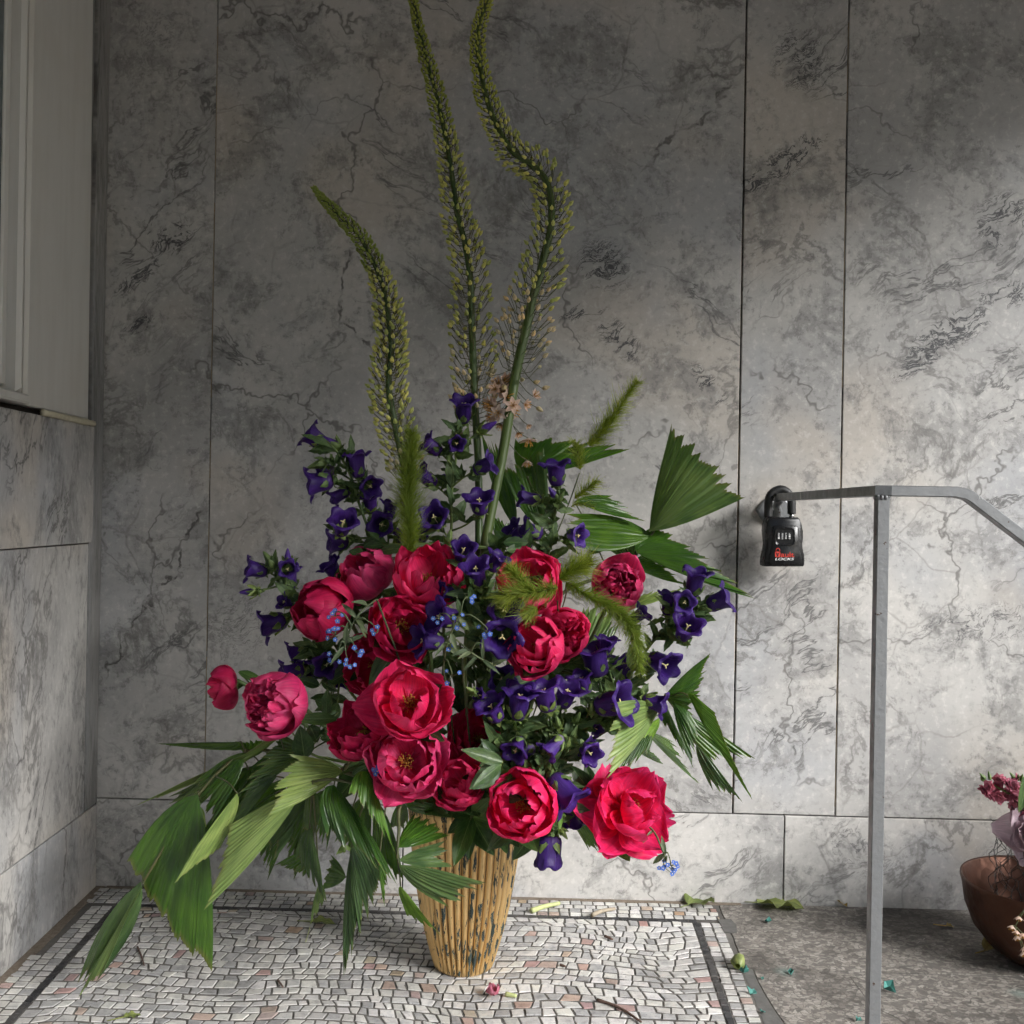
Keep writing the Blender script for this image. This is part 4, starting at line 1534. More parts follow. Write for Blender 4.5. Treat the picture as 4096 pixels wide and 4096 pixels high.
def frond(label, stalk, leaflets, seed=0):
    """stalk: (reg,x,y,Y) from vase outwards; leaflets: (reg, (B), (T), (C), Yb, Yt, Yc, mat, opts)"""
    rs = rng.getstate()
    rng.seed(5000 + seed)
    sp_ = [za(*q) for q in stalk]
    a, b = vase_point(sp_[-1])
    t = thing('palm_frond', sp_[0], label, 'palm frond', 'fishtail palm fronds in the vase')
    pts = spline([b, a] + sp_, 6)
    v, f = tube(pts, [.0048 - .003 * i / len(pts) for i in range(len(pts))], 7)
    part('rachis', v, f, M_stem_d, t, uvs=[(0, i / len(v)) for i in range(len(v))])
    m = MB()
    for k, lf_ in enumerate(leaflets):
        r, B, T, Cn, Yb, Yt, Yc, mat = lf_[:8]
        op = lf_[8] if len(lf_) > 8 else {}
        rb, rt, rc = r if hasattr(r, '__len__') else (r, r, r)
        Bp, Tp, Cp = za(rb, B[0], B[1], Yb), za(rt, T[0], T[1], Yt), za(rc, Cn[0], Cn[1], Yc)
        vv, ff, uv = leaflet_mesh(Bp, Tp, Cp, mat, seed=seed * 13.7 + k * 3.1, **op)
        part('leaflet', vv, ff, mat, t, uvs=uv)
        near_ = min(pts[6:], key=lambda q: (q - Bp).length)
        if (near_ - Bp).length > .004:
            pm = MB()
            pm.tube(spline([near_, near_.lerp(Bp, .6) + Vector((0, 0, .006)), Bp], 3), .0014, 5)
            part('petiole', pm.v, pm.f, M_stem_d, t, uvs=pm.uv)
    rng.setstate(rs)
    return t


# ------------------------------------------------------------------ foxtail lilies
def lily_bud_mesh(mat, cream=False):
    v, uv = [], []
    prof = [(0, .10), (.12, .24), (.35, .30), (.6, .25), (.85, .12), (1.0, .02)]
    na = 8
    for i, (z, r) in enumerate(prof):
        for k in range(na):
            a = 2 * PI * k / na
            rr = r * (1 + .10 * math.cos(3 * a))
            v.append(Vector((rr * math.cos(a), rr * math.sin(a), z)))
            uv.append((k / na, z))
    f = [(i * na + k, i * na + (k + 1) % na, (i + 1) * na + (k + 1) % na, (i + 1) * na + k) for i in range(len(prof) - 1) for k in range(na)]
    return v, f, uv


LB_V, LB_F, LB_UV = lily_bud_mesh(None)
LBUD = mesh('bud', LB_V, LB_F, M_bud, True, uvs=LB_UV)
LBUD_C = mesh('bud', LB_V, LB_F, M_bud_w, True, uvs=LB_UV)
LBUD_Y = mesh('bud', LB_V, LB_F, M_bud_y, True, uvs=LB_UV)


def star_mesh(openness):
    m = MB()
    for k in range(6):
        vv, ff, uv = petal(1.0, .30, 40 - 40 * openness, 70 - 70 * openness, .12, k * 3.3, nu=6, nv=4, cup=.25)
        R_ = Matrix.Rotation(k * PI / 3, 4, 'Z')
        m.add([R_ @ q for q in vv], ff, uv)
    nb = len(m.f)
    for k in range(6):
        a = k * PI / 3 + .5
        m.tube([(0, 0, 0), (math.cos(a) * .3, math.sin(a) * .3, .55), (math.cos(a) * .36, math.sin(a) * .36, .8)], [.035, .03, .05], 4)
    return mesh('star', m.v, m.f, None, True, uvs=m.uv, mats=[M_blush, M_sta], midx=[0] * nb + [1] * (len(m.f) - nb))


STARS = [star_mesh(.95), star_mesh(.6), star_mesh(.25)]


def lily(label, path, Y, width, n_buds, blooms, t_first, cream, stem_r, seed):
    """path top to bottom of (reg,x,y); width: (fraction along, half width in crop px); t_first: fraction where buds end"""
    rs = rng.getstate()
    rng.seed(7000 + seed)
    P_ = spline([za(r, x, y, Yy) for r, x, y, Yy in path], 8)
    n = len(P_)
    t = thing('foxtail_lily', P_[-1], label, 'foxtail lily', 'foxtail lily spires in the vase')
    a, b = vase_point(P_[-1])
    full = P_ + spline([P_[-1], a, b], 4)[1:]
    cum = [0]
    for i in range(1, n):
        cum.append(cum[-1] + (P_[i] - P_[i - 1]).length)
    tot = cum[-1]
    rad_ = [stem_r * (.35 + .65 * min(1, cum[min(i, n - 1)] / tot * 1.4)) for i in range(len(full))]
    v, f = tube(full, rad_, 9)
    part('stem', v, f, M_lstem, t, uvs=[(i % 9 / 9, i / len(v)) for i in range(len(v))])

    def along(s_):
        d = s_ * tot
        lo = 0
        while lo < n - 2 and cum[lo + 1] < d: lo += 1
        k = (d - cum[lo]) / max(1e-9, cum[lo + 1] - cum[lo])
        return P_[lo].lerp(P_[lo + 1], k), (P_[lo] - P_[lo + 1]).normalized()

    def wid(s_):
        for (a0, w0), (a1, w1) in zip(width, width[1:]):
            if a0 <= s_ <= a1:
                return (w0 + (w1 - w0) * (s_ - a0) / (a1 - a0)) * ZK * mscale(Y)
        return width[-1][1] * ZK * mscale(Y)

    items = []
    ped = MB()
    s_ = 0.0
    k = 0
    while s_ < t_first:
        f_ = s_ / t_first
        s_ += t_first / n_buds * (.46 + 1.25 * f_)
        k += 1
        p, up = along(min(s_, 1.0))
        R_ = wid(s_) * 1.12
        a = k * 2.39996 + U(-.2, .2)
        x_, y_, _ = frame_of(up)
        out = x_ * math.cos(a) + y_ * math.sin(a)
        f2 = s_ / max(t_first, 1e-6)
        spread = smooth01(.12, .6, f2)
        if rng.random() < .10 * spread: continue
        bl = (.0066 + .0060 * smooth01(.05, .7, f2)) * U(.86, 1.12)
        reach = max(.001, R_ * U(.80, 1.04) - bl * .55)
        rise = (.25 + .45 * spread) * reach
        e = p + out * reach + up * rise
        dv = (out * (.38 + .32 * spread) + up * (.85 - .2 * spread) + Vector((U(-.2, .2), U(-.2, .2), U(-.2, .2)))).normalized()
        ped.tube([p, p + out * reach * .62 + up * rise * .22, e], [.0008, .00065, .0008], 4, False)
        items.append((f2, axis_matrix(e, dv, bl, U(0, 6))))
    big = items[-300:]
    rest = items[:-300]
    for f2, mw in big:
        me = LBUD_C if f2 > cream + U(-.05, .05) else (LBUD_Y if f2 < .28 + U(-.06, .06) else LBUD)
        put('bud', me, t, mw)
    if rest:
        m = MB()
        for f2, mw in rest:
            m.add([mw @ q for q in LB_V], LB_F, LB_UV)
        o = part('young_buds', m.v, m.f, M_bud_y, t, uvs=m.uv)
        o['kind'] = 'stuff'
    for (r, x, y, dz, kind, sz, d) in blooms:
        e = za(r, x, y, Y + dz)
        best = min(P_, key=lambda q: (q - e + Vector((0, 0, -.03))).length)
        ped.tube(spline([best, best.lerp(e, .6) + Vector((0, 0, -.004)), e], 3), .0007, 4, False)
        if kind == 3:
            put('bud', LBUD_C, t, axis_matrix(e, idir(*d), sz * 1.2))
        else:
            put('flower', STARS[kind], t, axis_matrix(e, idir(*d), sz, U(0, 3)))
    o = part('pedicels', ped.v, ped.f, M_stem_d, t, uvs=ped.uv)
    o['kind'] = 'stuff'
    rng.setstate(rs)
    return t


# ------------------------------------------------------------------ feathery plumes
def plume(label, stem_pts, tufts, seed=0, cat='fern plume'):
    """stem_pts (reg,x,y,Y); tufts: list of (path of (reg,x,y,Y), half width zoom, count)"""
    rs = rng.getstate()
    rng.seed(9000 + seed)
    sp_ = [za(*q) for q in stem_pts]
    t = thing('feather_fern', sp_[0], label, cat, 'feathery fern plumes in the vase')
    a, b = vase_point(sp_[0])
    m = MB()
    m.tube(spline([b, a] + sp_, 5), .0013, 5)
    hairs = MB()
    for path, hw_, cnt in tufts:
        P_ = spline([za(*q) for q in path], 8)
        R_ = hw_ * 1.55 * ZK * mscale(path[0][3])
        m.tube(P_, .0009, 4)
        n = len(P_)
        for k in range(int(cnt * 1.0)):
            s_ = U(0, 1)
            i = min(n - 2, int(s_ * (n - 1)))
            p = P_[i].lerp(P_[i + 1], U(0, 1))
            tv = (P_[i + 1] - P_[i]).normalized()
            x_, y_, _ = frame_of(tv)
            an = U(0, 6.28)
            out = x_ * math.cos(an) + y_ * math.sin(an)
            taper = (.55 + .45 * math.sin(PI * min(1, s_ * .9 + .12)))
            L = R_ * (U(.35, 1.2) + (U(.2, .6) if rng.random() < .18 else 0)) * taper * (.8 + .5 * nz(s_ * 14, an))
            w_ = U(.00035, .0007)
            q0 = p
            d0 = (out * 1.0 + tv * U(.2, .9)).normalized()
            bend = Vector((U(-1, 1), U(-1, 1), U(-1, 1))) * .55
            sdv = d0.cross(Vector((U(-1, 1), U(-1, 1), U(-1, 1)))).normalized()
            vs_, nseg = [], 4
            for j in range(nseg + 1):
                tt = j / nseg
                pp_ = q0 + d0 * L * tt + (bend + tv * .5) * L * tt * tt * .5
                ww = w_ * (1 - .75 * tt)
                vs_ += [pp_ - sdv * ww, pp_ + sdv * ww]
            hairs.add(vs_, [(2 * j, 2 * j + 1, 2 * j + 3, 2 * j + 2) for j in range(nseg)], [(s_, j / (2 * nseg)) for j in range(2 * nseg + 2)])
    part('stem', m.v, m.f, M_stem_d, t, uvs=m.uv)
    o = part('filaments', hairs.v, hairs.f, M_plume, t, uvs=hairs.uv)
    o['kind'] = 'stuff'
    rng.setstate(rs)
    return t


# ------------------------------------------------------------------ forget-me-nots
def small_flower():
    m = MB()
    for k in range(5):
        vv, ff, uv = petal(1.0, .52, 15, -5, .1, k * 2.0, nu=4, nv=4, cup=.1)
        R_ = Matrix.Rotation(k * 2 * PI / 5, 4, 'Z')
        m.add([R_ @ q for q in vv], ff, uv)
    nb = len(m.f)
    m.tube([(0, 0, 0), (0, 0, .18), (0, 0, .25)], [.22, .2, .1], 6)
    return mesh('flower', m.v, m.f, None, True, uvs=m.uv, mats=[M_blue, M_pist], midx=[0] * nb + [1] * (len(m.f) - nb))


FMN = small_flower()


def forget_me_not(label, stem, sprigs, seed=0, n_leaf=5):
    """stem (reg,x,y,Y) from low; sprigs: (reg,x,y,Y,count)"""
    rs = rng.getstate()
    rng.seed(11000 + seed)
    sp_ = [za(*q) for q in stem]
    t = thing('forget_me_not', sp_[0], label, 'forget-me-not', 'blue forget-me-not sprigs in the vase')
    a, b = vase_point(sp_[0])
    P_ = spline(sp_, 6)
    m = MB()
    m.tube(spline([b, a, sp_[0]], 4)[:-1] + P_, .0016, 5)
    for (r, x, y, Y, cnt) in sprigs:
        c = za(r, x, y, Y)
        best = min(P_, key=lambda q: (q - c).length * (1 if (q - c).length > .02 else 3))
        arch = spline([best, best.lerp(c, .45) + Vector((0, -.006, .012)), c + Vector((0, .002, .006)), c], 5)
        m.tube(arch, [.0013] * 6 + [.0009] * (len(arch) - 6), 5)
        for k in range(cnt):
            o_ = Vector((U(-1, 1), U(-.6, .3), U(-.8, .8))) * .0125
            d = (o_ * 45 + Vector((0, -1, .3))).normalized()
            m.tube([c, c + o_], [.0006, .0005], 4, False)
            put('flower', FMN, t, axis_matrix(c + o_, d, U(.0036, .0048), U(0, 6)))
    part('stem', m.v, m.f, M_greyst, t, uvs=m.uv)
    for k in range(n_leaf):
        q = P_[int(U(0, .99) * len(P_))]
        dv = Vector((U(-1, 1), U(-.8, .3), U(-1, .7))).normalized()
        leaf_part(t, q, q + dv * U(.022, .038), U(.0022, .004), M_greyst, sag=U(.1, .5))
    rng.setstate(rs)
    return t

# ------------------------------------------------------------------ the arrangement: peonies
peony(3, 1130, 430, 330, 1.78, (-.45, -.6, .55), 'bud', 'rosy cupped peony at the top left of the flower mass, under the bellflowers', M_peony_p, seed=1, spin=.4)
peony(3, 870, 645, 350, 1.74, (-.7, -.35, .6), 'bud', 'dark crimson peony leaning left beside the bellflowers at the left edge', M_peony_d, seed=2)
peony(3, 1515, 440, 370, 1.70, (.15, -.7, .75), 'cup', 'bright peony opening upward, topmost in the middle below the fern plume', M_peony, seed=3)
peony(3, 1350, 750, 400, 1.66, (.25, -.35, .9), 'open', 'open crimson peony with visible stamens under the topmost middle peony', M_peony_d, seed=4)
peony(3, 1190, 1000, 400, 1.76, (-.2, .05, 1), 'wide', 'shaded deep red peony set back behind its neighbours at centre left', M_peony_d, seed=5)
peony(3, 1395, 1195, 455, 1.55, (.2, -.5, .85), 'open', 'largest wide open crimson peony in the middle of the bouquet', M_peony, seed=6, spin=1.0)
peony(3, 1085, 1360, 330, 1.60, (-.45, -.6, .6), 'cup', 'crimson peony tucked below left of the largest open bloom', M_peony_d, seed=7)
peony(3, 1375, 1540, 380, 1.56, (.1, -.45, .9), 'cup', 'rose peony with a dark hollow centre, lowest of the left cluster', M_peony_p, seed=8)
peony(3, 1690, 1665, 270, 1.60, (-.25, -.6, .75), 'cup', 'small cupped peony just above the vase rim left of the leaves', M_peony, seed=9, stam=False)
peony(3, 590, 1205, 350, 1.66, (-.5, -.15, .8), 'double', 'plump pink double peony with ruffled heart at the far left', M_peony_p, seed=10, spin=2.0)
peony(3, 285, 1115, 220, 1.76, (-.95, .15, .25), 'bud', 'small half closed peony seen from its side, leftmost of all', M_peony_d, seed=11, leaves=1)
peony(4, 480, 480, 370, 1.74, (.0, -.25, 1), 'open', 'crimson peony veiled by the feathery green fern', M_peony, seed=12)
peony(4, 1010, 500, 270, 1.80, (.1, -.3, .95), 'double', 'compact ruffled pink peony at upper right in front of palm leaves', M_peony_p, seed=13)
peony(4, 505, 860, 310, 1.62, (-.4, -.45, .85), 'cup', 'bright peony right of centre with a front-facing open cup', M_peony, seed=14)
peony(4, 680, 790, 280, 1.70, (.35, -.2, .9), 'double', 'ruffled peony pressed behind the right of the bright open cup', M_peony, seed=15)
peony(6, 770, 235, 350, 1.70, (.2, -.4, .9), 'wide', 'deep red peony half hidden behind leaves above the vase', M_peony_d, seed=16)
peony(6, 1015, 630, 370, 1.56, (-.25, -.3, .9), 'cup', 'bright coral pink peony hanging over the right of the vase rim', M_coral, seed=17, spin=.9)
peony(6, 1700, 650, 470, 1.62, (.55, -.35, .75), 'loose', 'large vivid peony reaching out alone at the lower right', M_coral, seed=18, spin=.3)

# ------------------------------------------------------------------ bellflowers
bellflower([(2, 800, 1480), (2, 620, 1330), (2, 520, 1120), (2, 450, 900), (2, 380, 770), (2, 310, 690)], 1.86, [
    (2, 240, 675, 150, (-.75, -.55, .25), 'bell'), (2, 490, 840, 155, (-.1, -1, .2), 'bell'), (2, 265, 935, 185, (-1, .22, .25), 'bell'), (2, 300, 870, 130, (-.95, .0, .0), 'light', .03),
    (2, 395, 1005, 130, (-.8, .5, .3), 'bell'), (2, 565, 1060, 140, (0, -.95, .45), 'bell'), (2, 568, 960, 120, (.1, -.2, 1), 'bell', -.03), (2, 400, 1190, 165, (-.15, -.1, 1), 'bell', -.06),
    (2, 370, 1295, 150, (-.9, .1, .3), 'bell'), (2, 628, 1185, 165, (-.15, -.1, 1), 'bell', -.05), (2, 680, 1105, 150, (.25, -1, .1), 'bell', .03),
    (2, 335, 700, 150, (-.75, -.5, .1), 'bud'), (2, 250, 830, 140, (-.9, .35, .1), 'green')],
    'tall bellflower stem with purple bells leaning to the upper left', 16, seed=1)
bellflower([(2, 1000, 1700), (2, 1045, 1280), (2, 1050, 1000), (2, 1075, 800), (2, 1075, 640)], 1.84, [
    (2, 1122, 515, 165, (.05, -.85, .5), 'bell'), (2, 1080, 705, 120, (.1, -.15, 1), 'bell', -.04), (2, 935, 725, 140, (-.85, -.55, .25), 'bell'), (2, 1240, 840, 150, (.9, -.4, .2), 'bell'),
    (2, 905, 915, 145, (-.75, -.55, .45), 'bell'), (2, 1215, 1060, 160, (.1, -.55, .85), 'bell', -.05), (2, 945, 1140, 160, (-.15, -.4, .95), 'bell', -.05), (2, 1265, 605, 140, (.85, -.5, .1), 'bud'),
    (2, 1030, 930, 90, (-.2, -.9, .0), 'bell', .04), (2, 1035, 1260, 110, (.2, -1, .1), 'green', -.03), (2, 780, 1290, 170, (-.05, -1, .1), 'bell', .03), (2, 880, 1230, 140, (.1, -1, .0), 'bell', .03)],
    'tallest bellflower stem with deep purple bells in the middle', 20, seed=2)
bellflower([(2, 1130, 1932), (2, 1180, 1700), (2, 1200, 1560)], 1.66, [
    (2, 1200, 1490, 190, (-.1, -.75, .65), 'bell'), (2, 1035, 1590, 150, (-.85, -.1, .5), 'bell'), (2, 1010, 1735, 190, (-.4, .1, .95), 'bell', -.04), (2, 925, 1880, 180, (-.5, .2, .85), 'bell', -.03),
    (2, 1370, 1700, 190, (.45, .15, .9), 'bell', -.03), (2, 1350, 1855, 210, (.05, .25, 1), 'bell', -.04), (2, 1120, 1335, 150, (.0, -.2, 1), 'bell', .04), (2, 1310, 1410, 140, (.5, -.8, .2), 'bell', .06),
    (2, 1480, 1900, 130, (.8, .3, .5), 'bell', .02), (2, 1280, 1650, 90, (.3, -.6, .6), 'green', -.03), (2, 1230, 1640, 90, (-.3, -.4, .8), 'green', -.03)],
    'cluster of purple bells on a short stem at the heart of the bouquet', 36, seed=3)
bellflower([(2, 1540, 1600), (2, 1620, 1380), (2, 1650, 1200), (2, 1675, 1080)], 1.85, [
    (2, 1672, 885, 165, (-.1, -1, .25), 'bell'), (2, 1520, 1030, 145, (-1, -.15, .2), 'bell'), (2, 1650, 1000, 110, (-.5, -.8, .4), 'bud', -.03), (2, 1525, 1225, 155, (-.95, -.3, .3), 'bell', -.03),
    (2, 1440, 1240, 150, (-.6, -.5, .3), 'bell', .03), (2, 1465, 1310, 150, (-.7, .4, .3), 'bell', .03), (2, 1785, 1250, 115, (.75, .05, .65), 'light', -.03), (2, 1700, 1020, 90, (.5, -.8, .4), 'green', -.03),
    (2, 1350, 1330, 130, (.6, -.8, .1), 'green'), (2, 1300, 1310, 130, (.5, -.9, .1), 'green')],
    'bellflower stem with a square upright bell beside the thick lily stalk', 12, seed=4)
bellflower([(3, 950, 860), (3, 800, 690), (3, 710, 570), (3, 600, 470)], 1.82, [
    (3, 490, 415, 135, (-.95, -.15, .35), 'bell'), (3, 685, 470, 150, (0, -.95, .35), 'bell'), (3, 672, 410, 120, (.05, -.25, 1), 'bell', -.03), (3, 670, 335, 110, (0, -1, .1), 'bud', -.01), (3, 440, 545, 130, (-1, .1, .1), 'bud'),
    (3, 560, 355, 140, (-.6, -.85, .1), 'green'), (3, 950, 430, 160, (-.5, -.7, .3), 'bell', .05), (3, 665, 610, 90, (-.6, -.3, .6), 'bell'), (3, 580, 735, 190, (-.95, .3, .2), 'bell'), (3, 560, 720, 100, (-.3, -.2, .4), 'green', .05)],
    'bellflower stem reaching furthest left with striped closed buds', 12, seed=5)
bellflower([(3, 1050, 1150), (3, 930, 960), (3, 840, 870)], 1.80, [
    (3, 735, 905, 160, (-.9, .35, .25), 'bell'), (3, 900, 980, 170, (-.1, .1, 1), 'bell', -.04), (3, 700, 1020, 150, (-.7, .2, .4), 'bell'), (3, 785, 1010, 150, (-.2, .3, .8), 'bell', .02), (3, 1010, 1050, 130, (.2, .3, .8), 'bell', .03)],
    'shaded dark bells between the far left peonies and the blue sprig', 14, 1.2, seed=6)
bellflower([(4, 900, 1300), (4, 1090, 1010), (4, 1200, 850), (4, 1330, 720), (4, 1440, 650)], 1.74, [
    (4, 1455, 500, 180, (.15, -1, .25), 'bell'), (4, 1395, 610, 140, (-.05, -.1, 1), 'light', -.05), (4, 1300, 620, 150, (.1, -1, .1), 'bell', .02), (4, 1590, 605, 155, (.85, -.4, .2), 'bell'), (4, 1400, 775, 165, (.2, -.15, 1), 'bell', -.05),
    (4, 1115, 690, 110, (.6, -.5, .3), 'bell', .05), (4, 1245, 965, 175, (.6, .25, .7), 'bell'), (4, 1035, 1005, 165, (-.1, -.95, .2), 'bell'), (4, 1520, 650, 90, (.9, .1, .3), 'green')],
    'bellflower stem with lit violet bells leaning out to the right', 30, seed=7)
bellflower([(4, 480, 1560), (4, 700, 1340), (4, 900, 1280), (4, 1090, 1190)], 1.68, [
    (4, 955, 1215, 220, (.8, -.25, .5), 'bell', -.06), (4, 1075, 1240, 110, (.4, .4, .6), 'bell'), (4, 1215, 1205, 170, (.9, .2, .3), 'bell'), (4, 868, 970, 190, (-.2, -.95, .1), 'bell', .05), (4, 930, 870, 150, (.1, -1, .1), 'bell', .06),
    (4, 790, 1090, 160, (-.3, -.9, .2), 'bell', .04), (4, 685, 1165, 165, (.35, -.9, .3), 'bell', -.03), (4, 570, 1180, 190, (-.25, -.95, .2), 'bell', -.06), (4, 860, 1355, 80, (.5, .2, .6), 'bell'),
    (4, 640, 1320, 100, (-.2, -.9, .4), 'green', -.06), (4, 760, 1290, 100, (.3, -.8, .5), 'green', -.06), (4, 840, 1240, 90, (.0, -1, .4), 'green', -.06), (4, 1000, 1330, 90, (.8, .1, .5), 'green', -.06), (4, 720, 1400, 90, (-.1, -.5, .8), 'green', -.06)],
    'bellflower stem with a big bell pointing right above the pale palm leaf', 70, seed=8)
bellflower([(4, 280, 1560), (4, 330, 1400), (4, 420, 1330)], 1.64, [
    (4, 410, 1215, 220, (.1, -.95, .3), 'bell', -.02), (4, 255, 1250, 180, (-.4, -.8, .4), 'bell'), (4, 310, 1065, 165, (-.1, -.3, 1), 'bell'), (4, 390, 1085, 130, (.5, -.2, .7), 'bell', .03), (4, 190, 1165, 80, (-.6, -.3, .5), 'bell'),
    (4, 260, 1120, 90, (-.2, -.6, .7), 'green'), (4, 120, 1130, 90, (-.6, -.5, .5), 'green')],
    'two upright purple bells standing over the half hidden red peony', 50, seed=9)
bellflower([(4, 180, 1760), (4, 430, 1640), (4, 600, 1570), (4, 720, 1470)], 1.62, [
    (4, 380, 1505, 175, (-.1, .15, 1), 'bell', -.04), (4, 455, 1490, 120, (-.95, .15, .2), 'light'), (4, 625, 1455, 155, (-.7, .6, .35), 'light', -.02), (4, 780, 1480, 150, (.7, .05, .5), 'bell', .0), (4, 845, 1515, 160, (.45, .2, .9), 'bell', -.04), (4, 355, 1620, 150, (-.1, .75, .5), 'bell', .02),
    (4, 700, 1440, 100, (.2, -.7, .5), 'green', -.02), (4, 560, 1480, 90, (.0, -.8, .5), 'green', -.02), (4, 600, 1600, 90, (.2, .3, .9), 'green', -.02)],
    'bellflower stem with violet open stars above the coral peony', 70, seed=10)
bellflower([(6, 1030, 480), (6, 1170, 470), (6, 1240, 600), (6, 1205, 760)], 1.62, [
    (4, 665, 1715, 220, (.65, .65, .35), 'bell', -.03), (6, 1300, 690, 150, (.2, 1, .1), 'bell', .03), (6, 1183, 905, 225, (-.05, 1, .1), 'wilt'), (6, 1140, 765, 120, (-.6, .7, .3), 'bell', .02), (6, 1215, 780, 90, (.4, .5, .6), 'green'), (6, 1270, 800, 90, (.6, .8, .3), 'green')],
    'bellflower hanging down beside the vase with a wilted purple bell', 12, seed=11)

# ------------------------------------------------------------------ foxtail lilies
lily('shortest green foxtail lily spire, curving to the left', [(1, 232, 1118, 1.86), (1, 290, 1190, 1.86), (1, 350, 1250, 1.86), (1, 425, 1325, 1.86), (1, 505, 1410, 1.86), (1, 570, 1530, 1.86), (1, 620, 1640, 1.86), (1, 655, 1760, 1.86), (1, 680, 1932, 1.86), (2, 690, 150, 1.86), (2, 675, 330, 1.86), (2, 690, 480, 1.86), (2, 720, 620, 1.86), (2, 755, 780, 1.86), (2, 785, 950, 1.86), (2, 800, 1250, 1.85)],
     1.86, [(0, 16), (.06, 34), (.14, 46), (.22, 58), (.32, 72), (.45, 92), (.6, 112), (.75, 118), (.9, 120), (1, 100)], 600, [], .86, .97, .0068, 1)
lily('tallest straight foxtail lily spire in the middle', [(1, 790, -260, 1.92), (1, 805, -140, 1.92), (1, 823, 0, 1.92), (1, 842, 110, 1.92), (1, 878, 260, 1.92), (1, 915, 410, 1.92), (1, 955, 540, 1.92), (1, 988, 690, 1.92), (1, 1018, 840, 1.92), (1, 1045, 990, 1.92), (1, 1065, 1130, 1.92), (1, 1085, 1280, 1.92), (1, 1122, 1415, 1.92), (1, 1150, 1560, 1.92), (1, 1165, 1700, 1.92), (1, 1170, 1932, 1.92), (2, 1178, 200, 1.91), (2, 1185, 400, 1.91), (2, 1197, 600, 1.90), (2, 1208, 800, 1.90), (2, 1212, 1000, 1.89), (2, 1212, 1330, 1.87)],
     1.92, [(0, 14), (.06, 28), (.12, 36), (.2, 52), (.3, 66), (.4, 82), (.5, 100), (.6, 120), (.7, 138), (.8, 142), (1, 130)], 700, [(2, 1195, 435, -.03, 3, .011, (-.1, -.6, .7)), (2, 1130, 420, -.03, 3, .012, (-.3, -.7, .5)), (2, 1090, 400, -.02, 3, .012, (-.5, -.6, .5))], .80, .90, .0072, 2)
lily('tall foxtail lily spire with a kinked stem and blush open flowers', [(1, 1300, -230, 1.90), (1, 1290, -110, 1.90), (1, 1262, 0, 1.90), (1, 1220, 130, 1.90), (1, 1205, 230, 1.90), (1, 1206, 310, 1.90), (1, 1226, 430, 1.90), (1, 1252, 560, 1.90), (1, 1290, 680, 1.90), (1, 1345, 800, 1.90), (1, 1425, 910, 1.90), (1, 1535, 985, 1.90), (1, 1608, 1070, 1.90), (1, 1638, 1170, 1.90), (1, 1645, 1280, 1.90), (1, 1632, 1400, 1.90), (1, 1600, 1520, 1.90), (1, 1570, 1650, 1.90), (1, 1530, 1780, 1.90), (1, 1500, 1932, 1.89), (2, 1462, 150, 1.88), (2, 1425, 330, 1.88), (2, 1398, 500, 1.87), (2, 1352, 780, 1.86), (2, 1318, 950, 1.85), (2, 1282, 1130, 1.84), (2, 1252, 1290, 1.83)],
     1.90, [(0, 30), (.07, 40), (.14, 50), (.2, 60), (.28, 78), (.36, 100), (.45, 112), (.55, 125), (.66, 165), (.75, 170), (1, 140)], 640,
     [(2, 1415, 478, -.05, 0, .017, (.05, .05, 1)), (2, 1328, 522, -.04, 0, .017, (-.1, .2, 1)), (2, 1300, 465, -.02, 1, .016, (-.6, .1, .7)), (2, 1312, 385, -.02, 1, .016, (-.4, -.2, .9)), (2, 1478, 470, -.03, 2, .016, (.8, .2, .4)), (2, 1535, 425, -.01, 2, .016, (.7, -.4, .5)), (2, 1555, 490, -.01, 3, .013, (.8, .5, .3)), (2, 1505, 672, -.02, 1, .020, (.1, 1, .15)), (2, 1497, 805, -.01, 2, .015, (.1, .9, .3)), (2, 1500, 592, -.01, 2, .010, (.5, .7, .4)), (2, 1440, 640, -.02, 2, .013, (.5, .7, .5)), (2, 1345, 590, .0, 1, .015, (-.3, .8, .4)), (2, 1360, 380, -.03, 3, .014, (.1, -.3, .9)), (2, 1590, 378, .0, 3, .013, (.9, -.2, .3)), (2, 1290, 300, .0, 3, .013, (-.7, -.3, .5)), (2, 1130, 640, .0, 2, .014, (-.5, .6, .5)), (2, 1290, 545, .01, 2, .015, (-.7, .5, .4)), (2, 1540, 345, .0, 3, .012, (.7, -.2, .5)), (2, 1465, 325, -.03, 3, .012, (.3, .1, .9))] + [(2, 1345 + 75 * math.cos(k * 2.4) * (.4 + .06 * k % .6), 430 + 105 * math.sin(k * 1.7), -.03 + .012 * (k % 4), (0, 1, 2, 1)[k % 4], .0185, (math.cos(k * 2.4), .3 * math.sin(k * 5.0), .55)) for k in range(13)], .73, .86, .0092, 3)

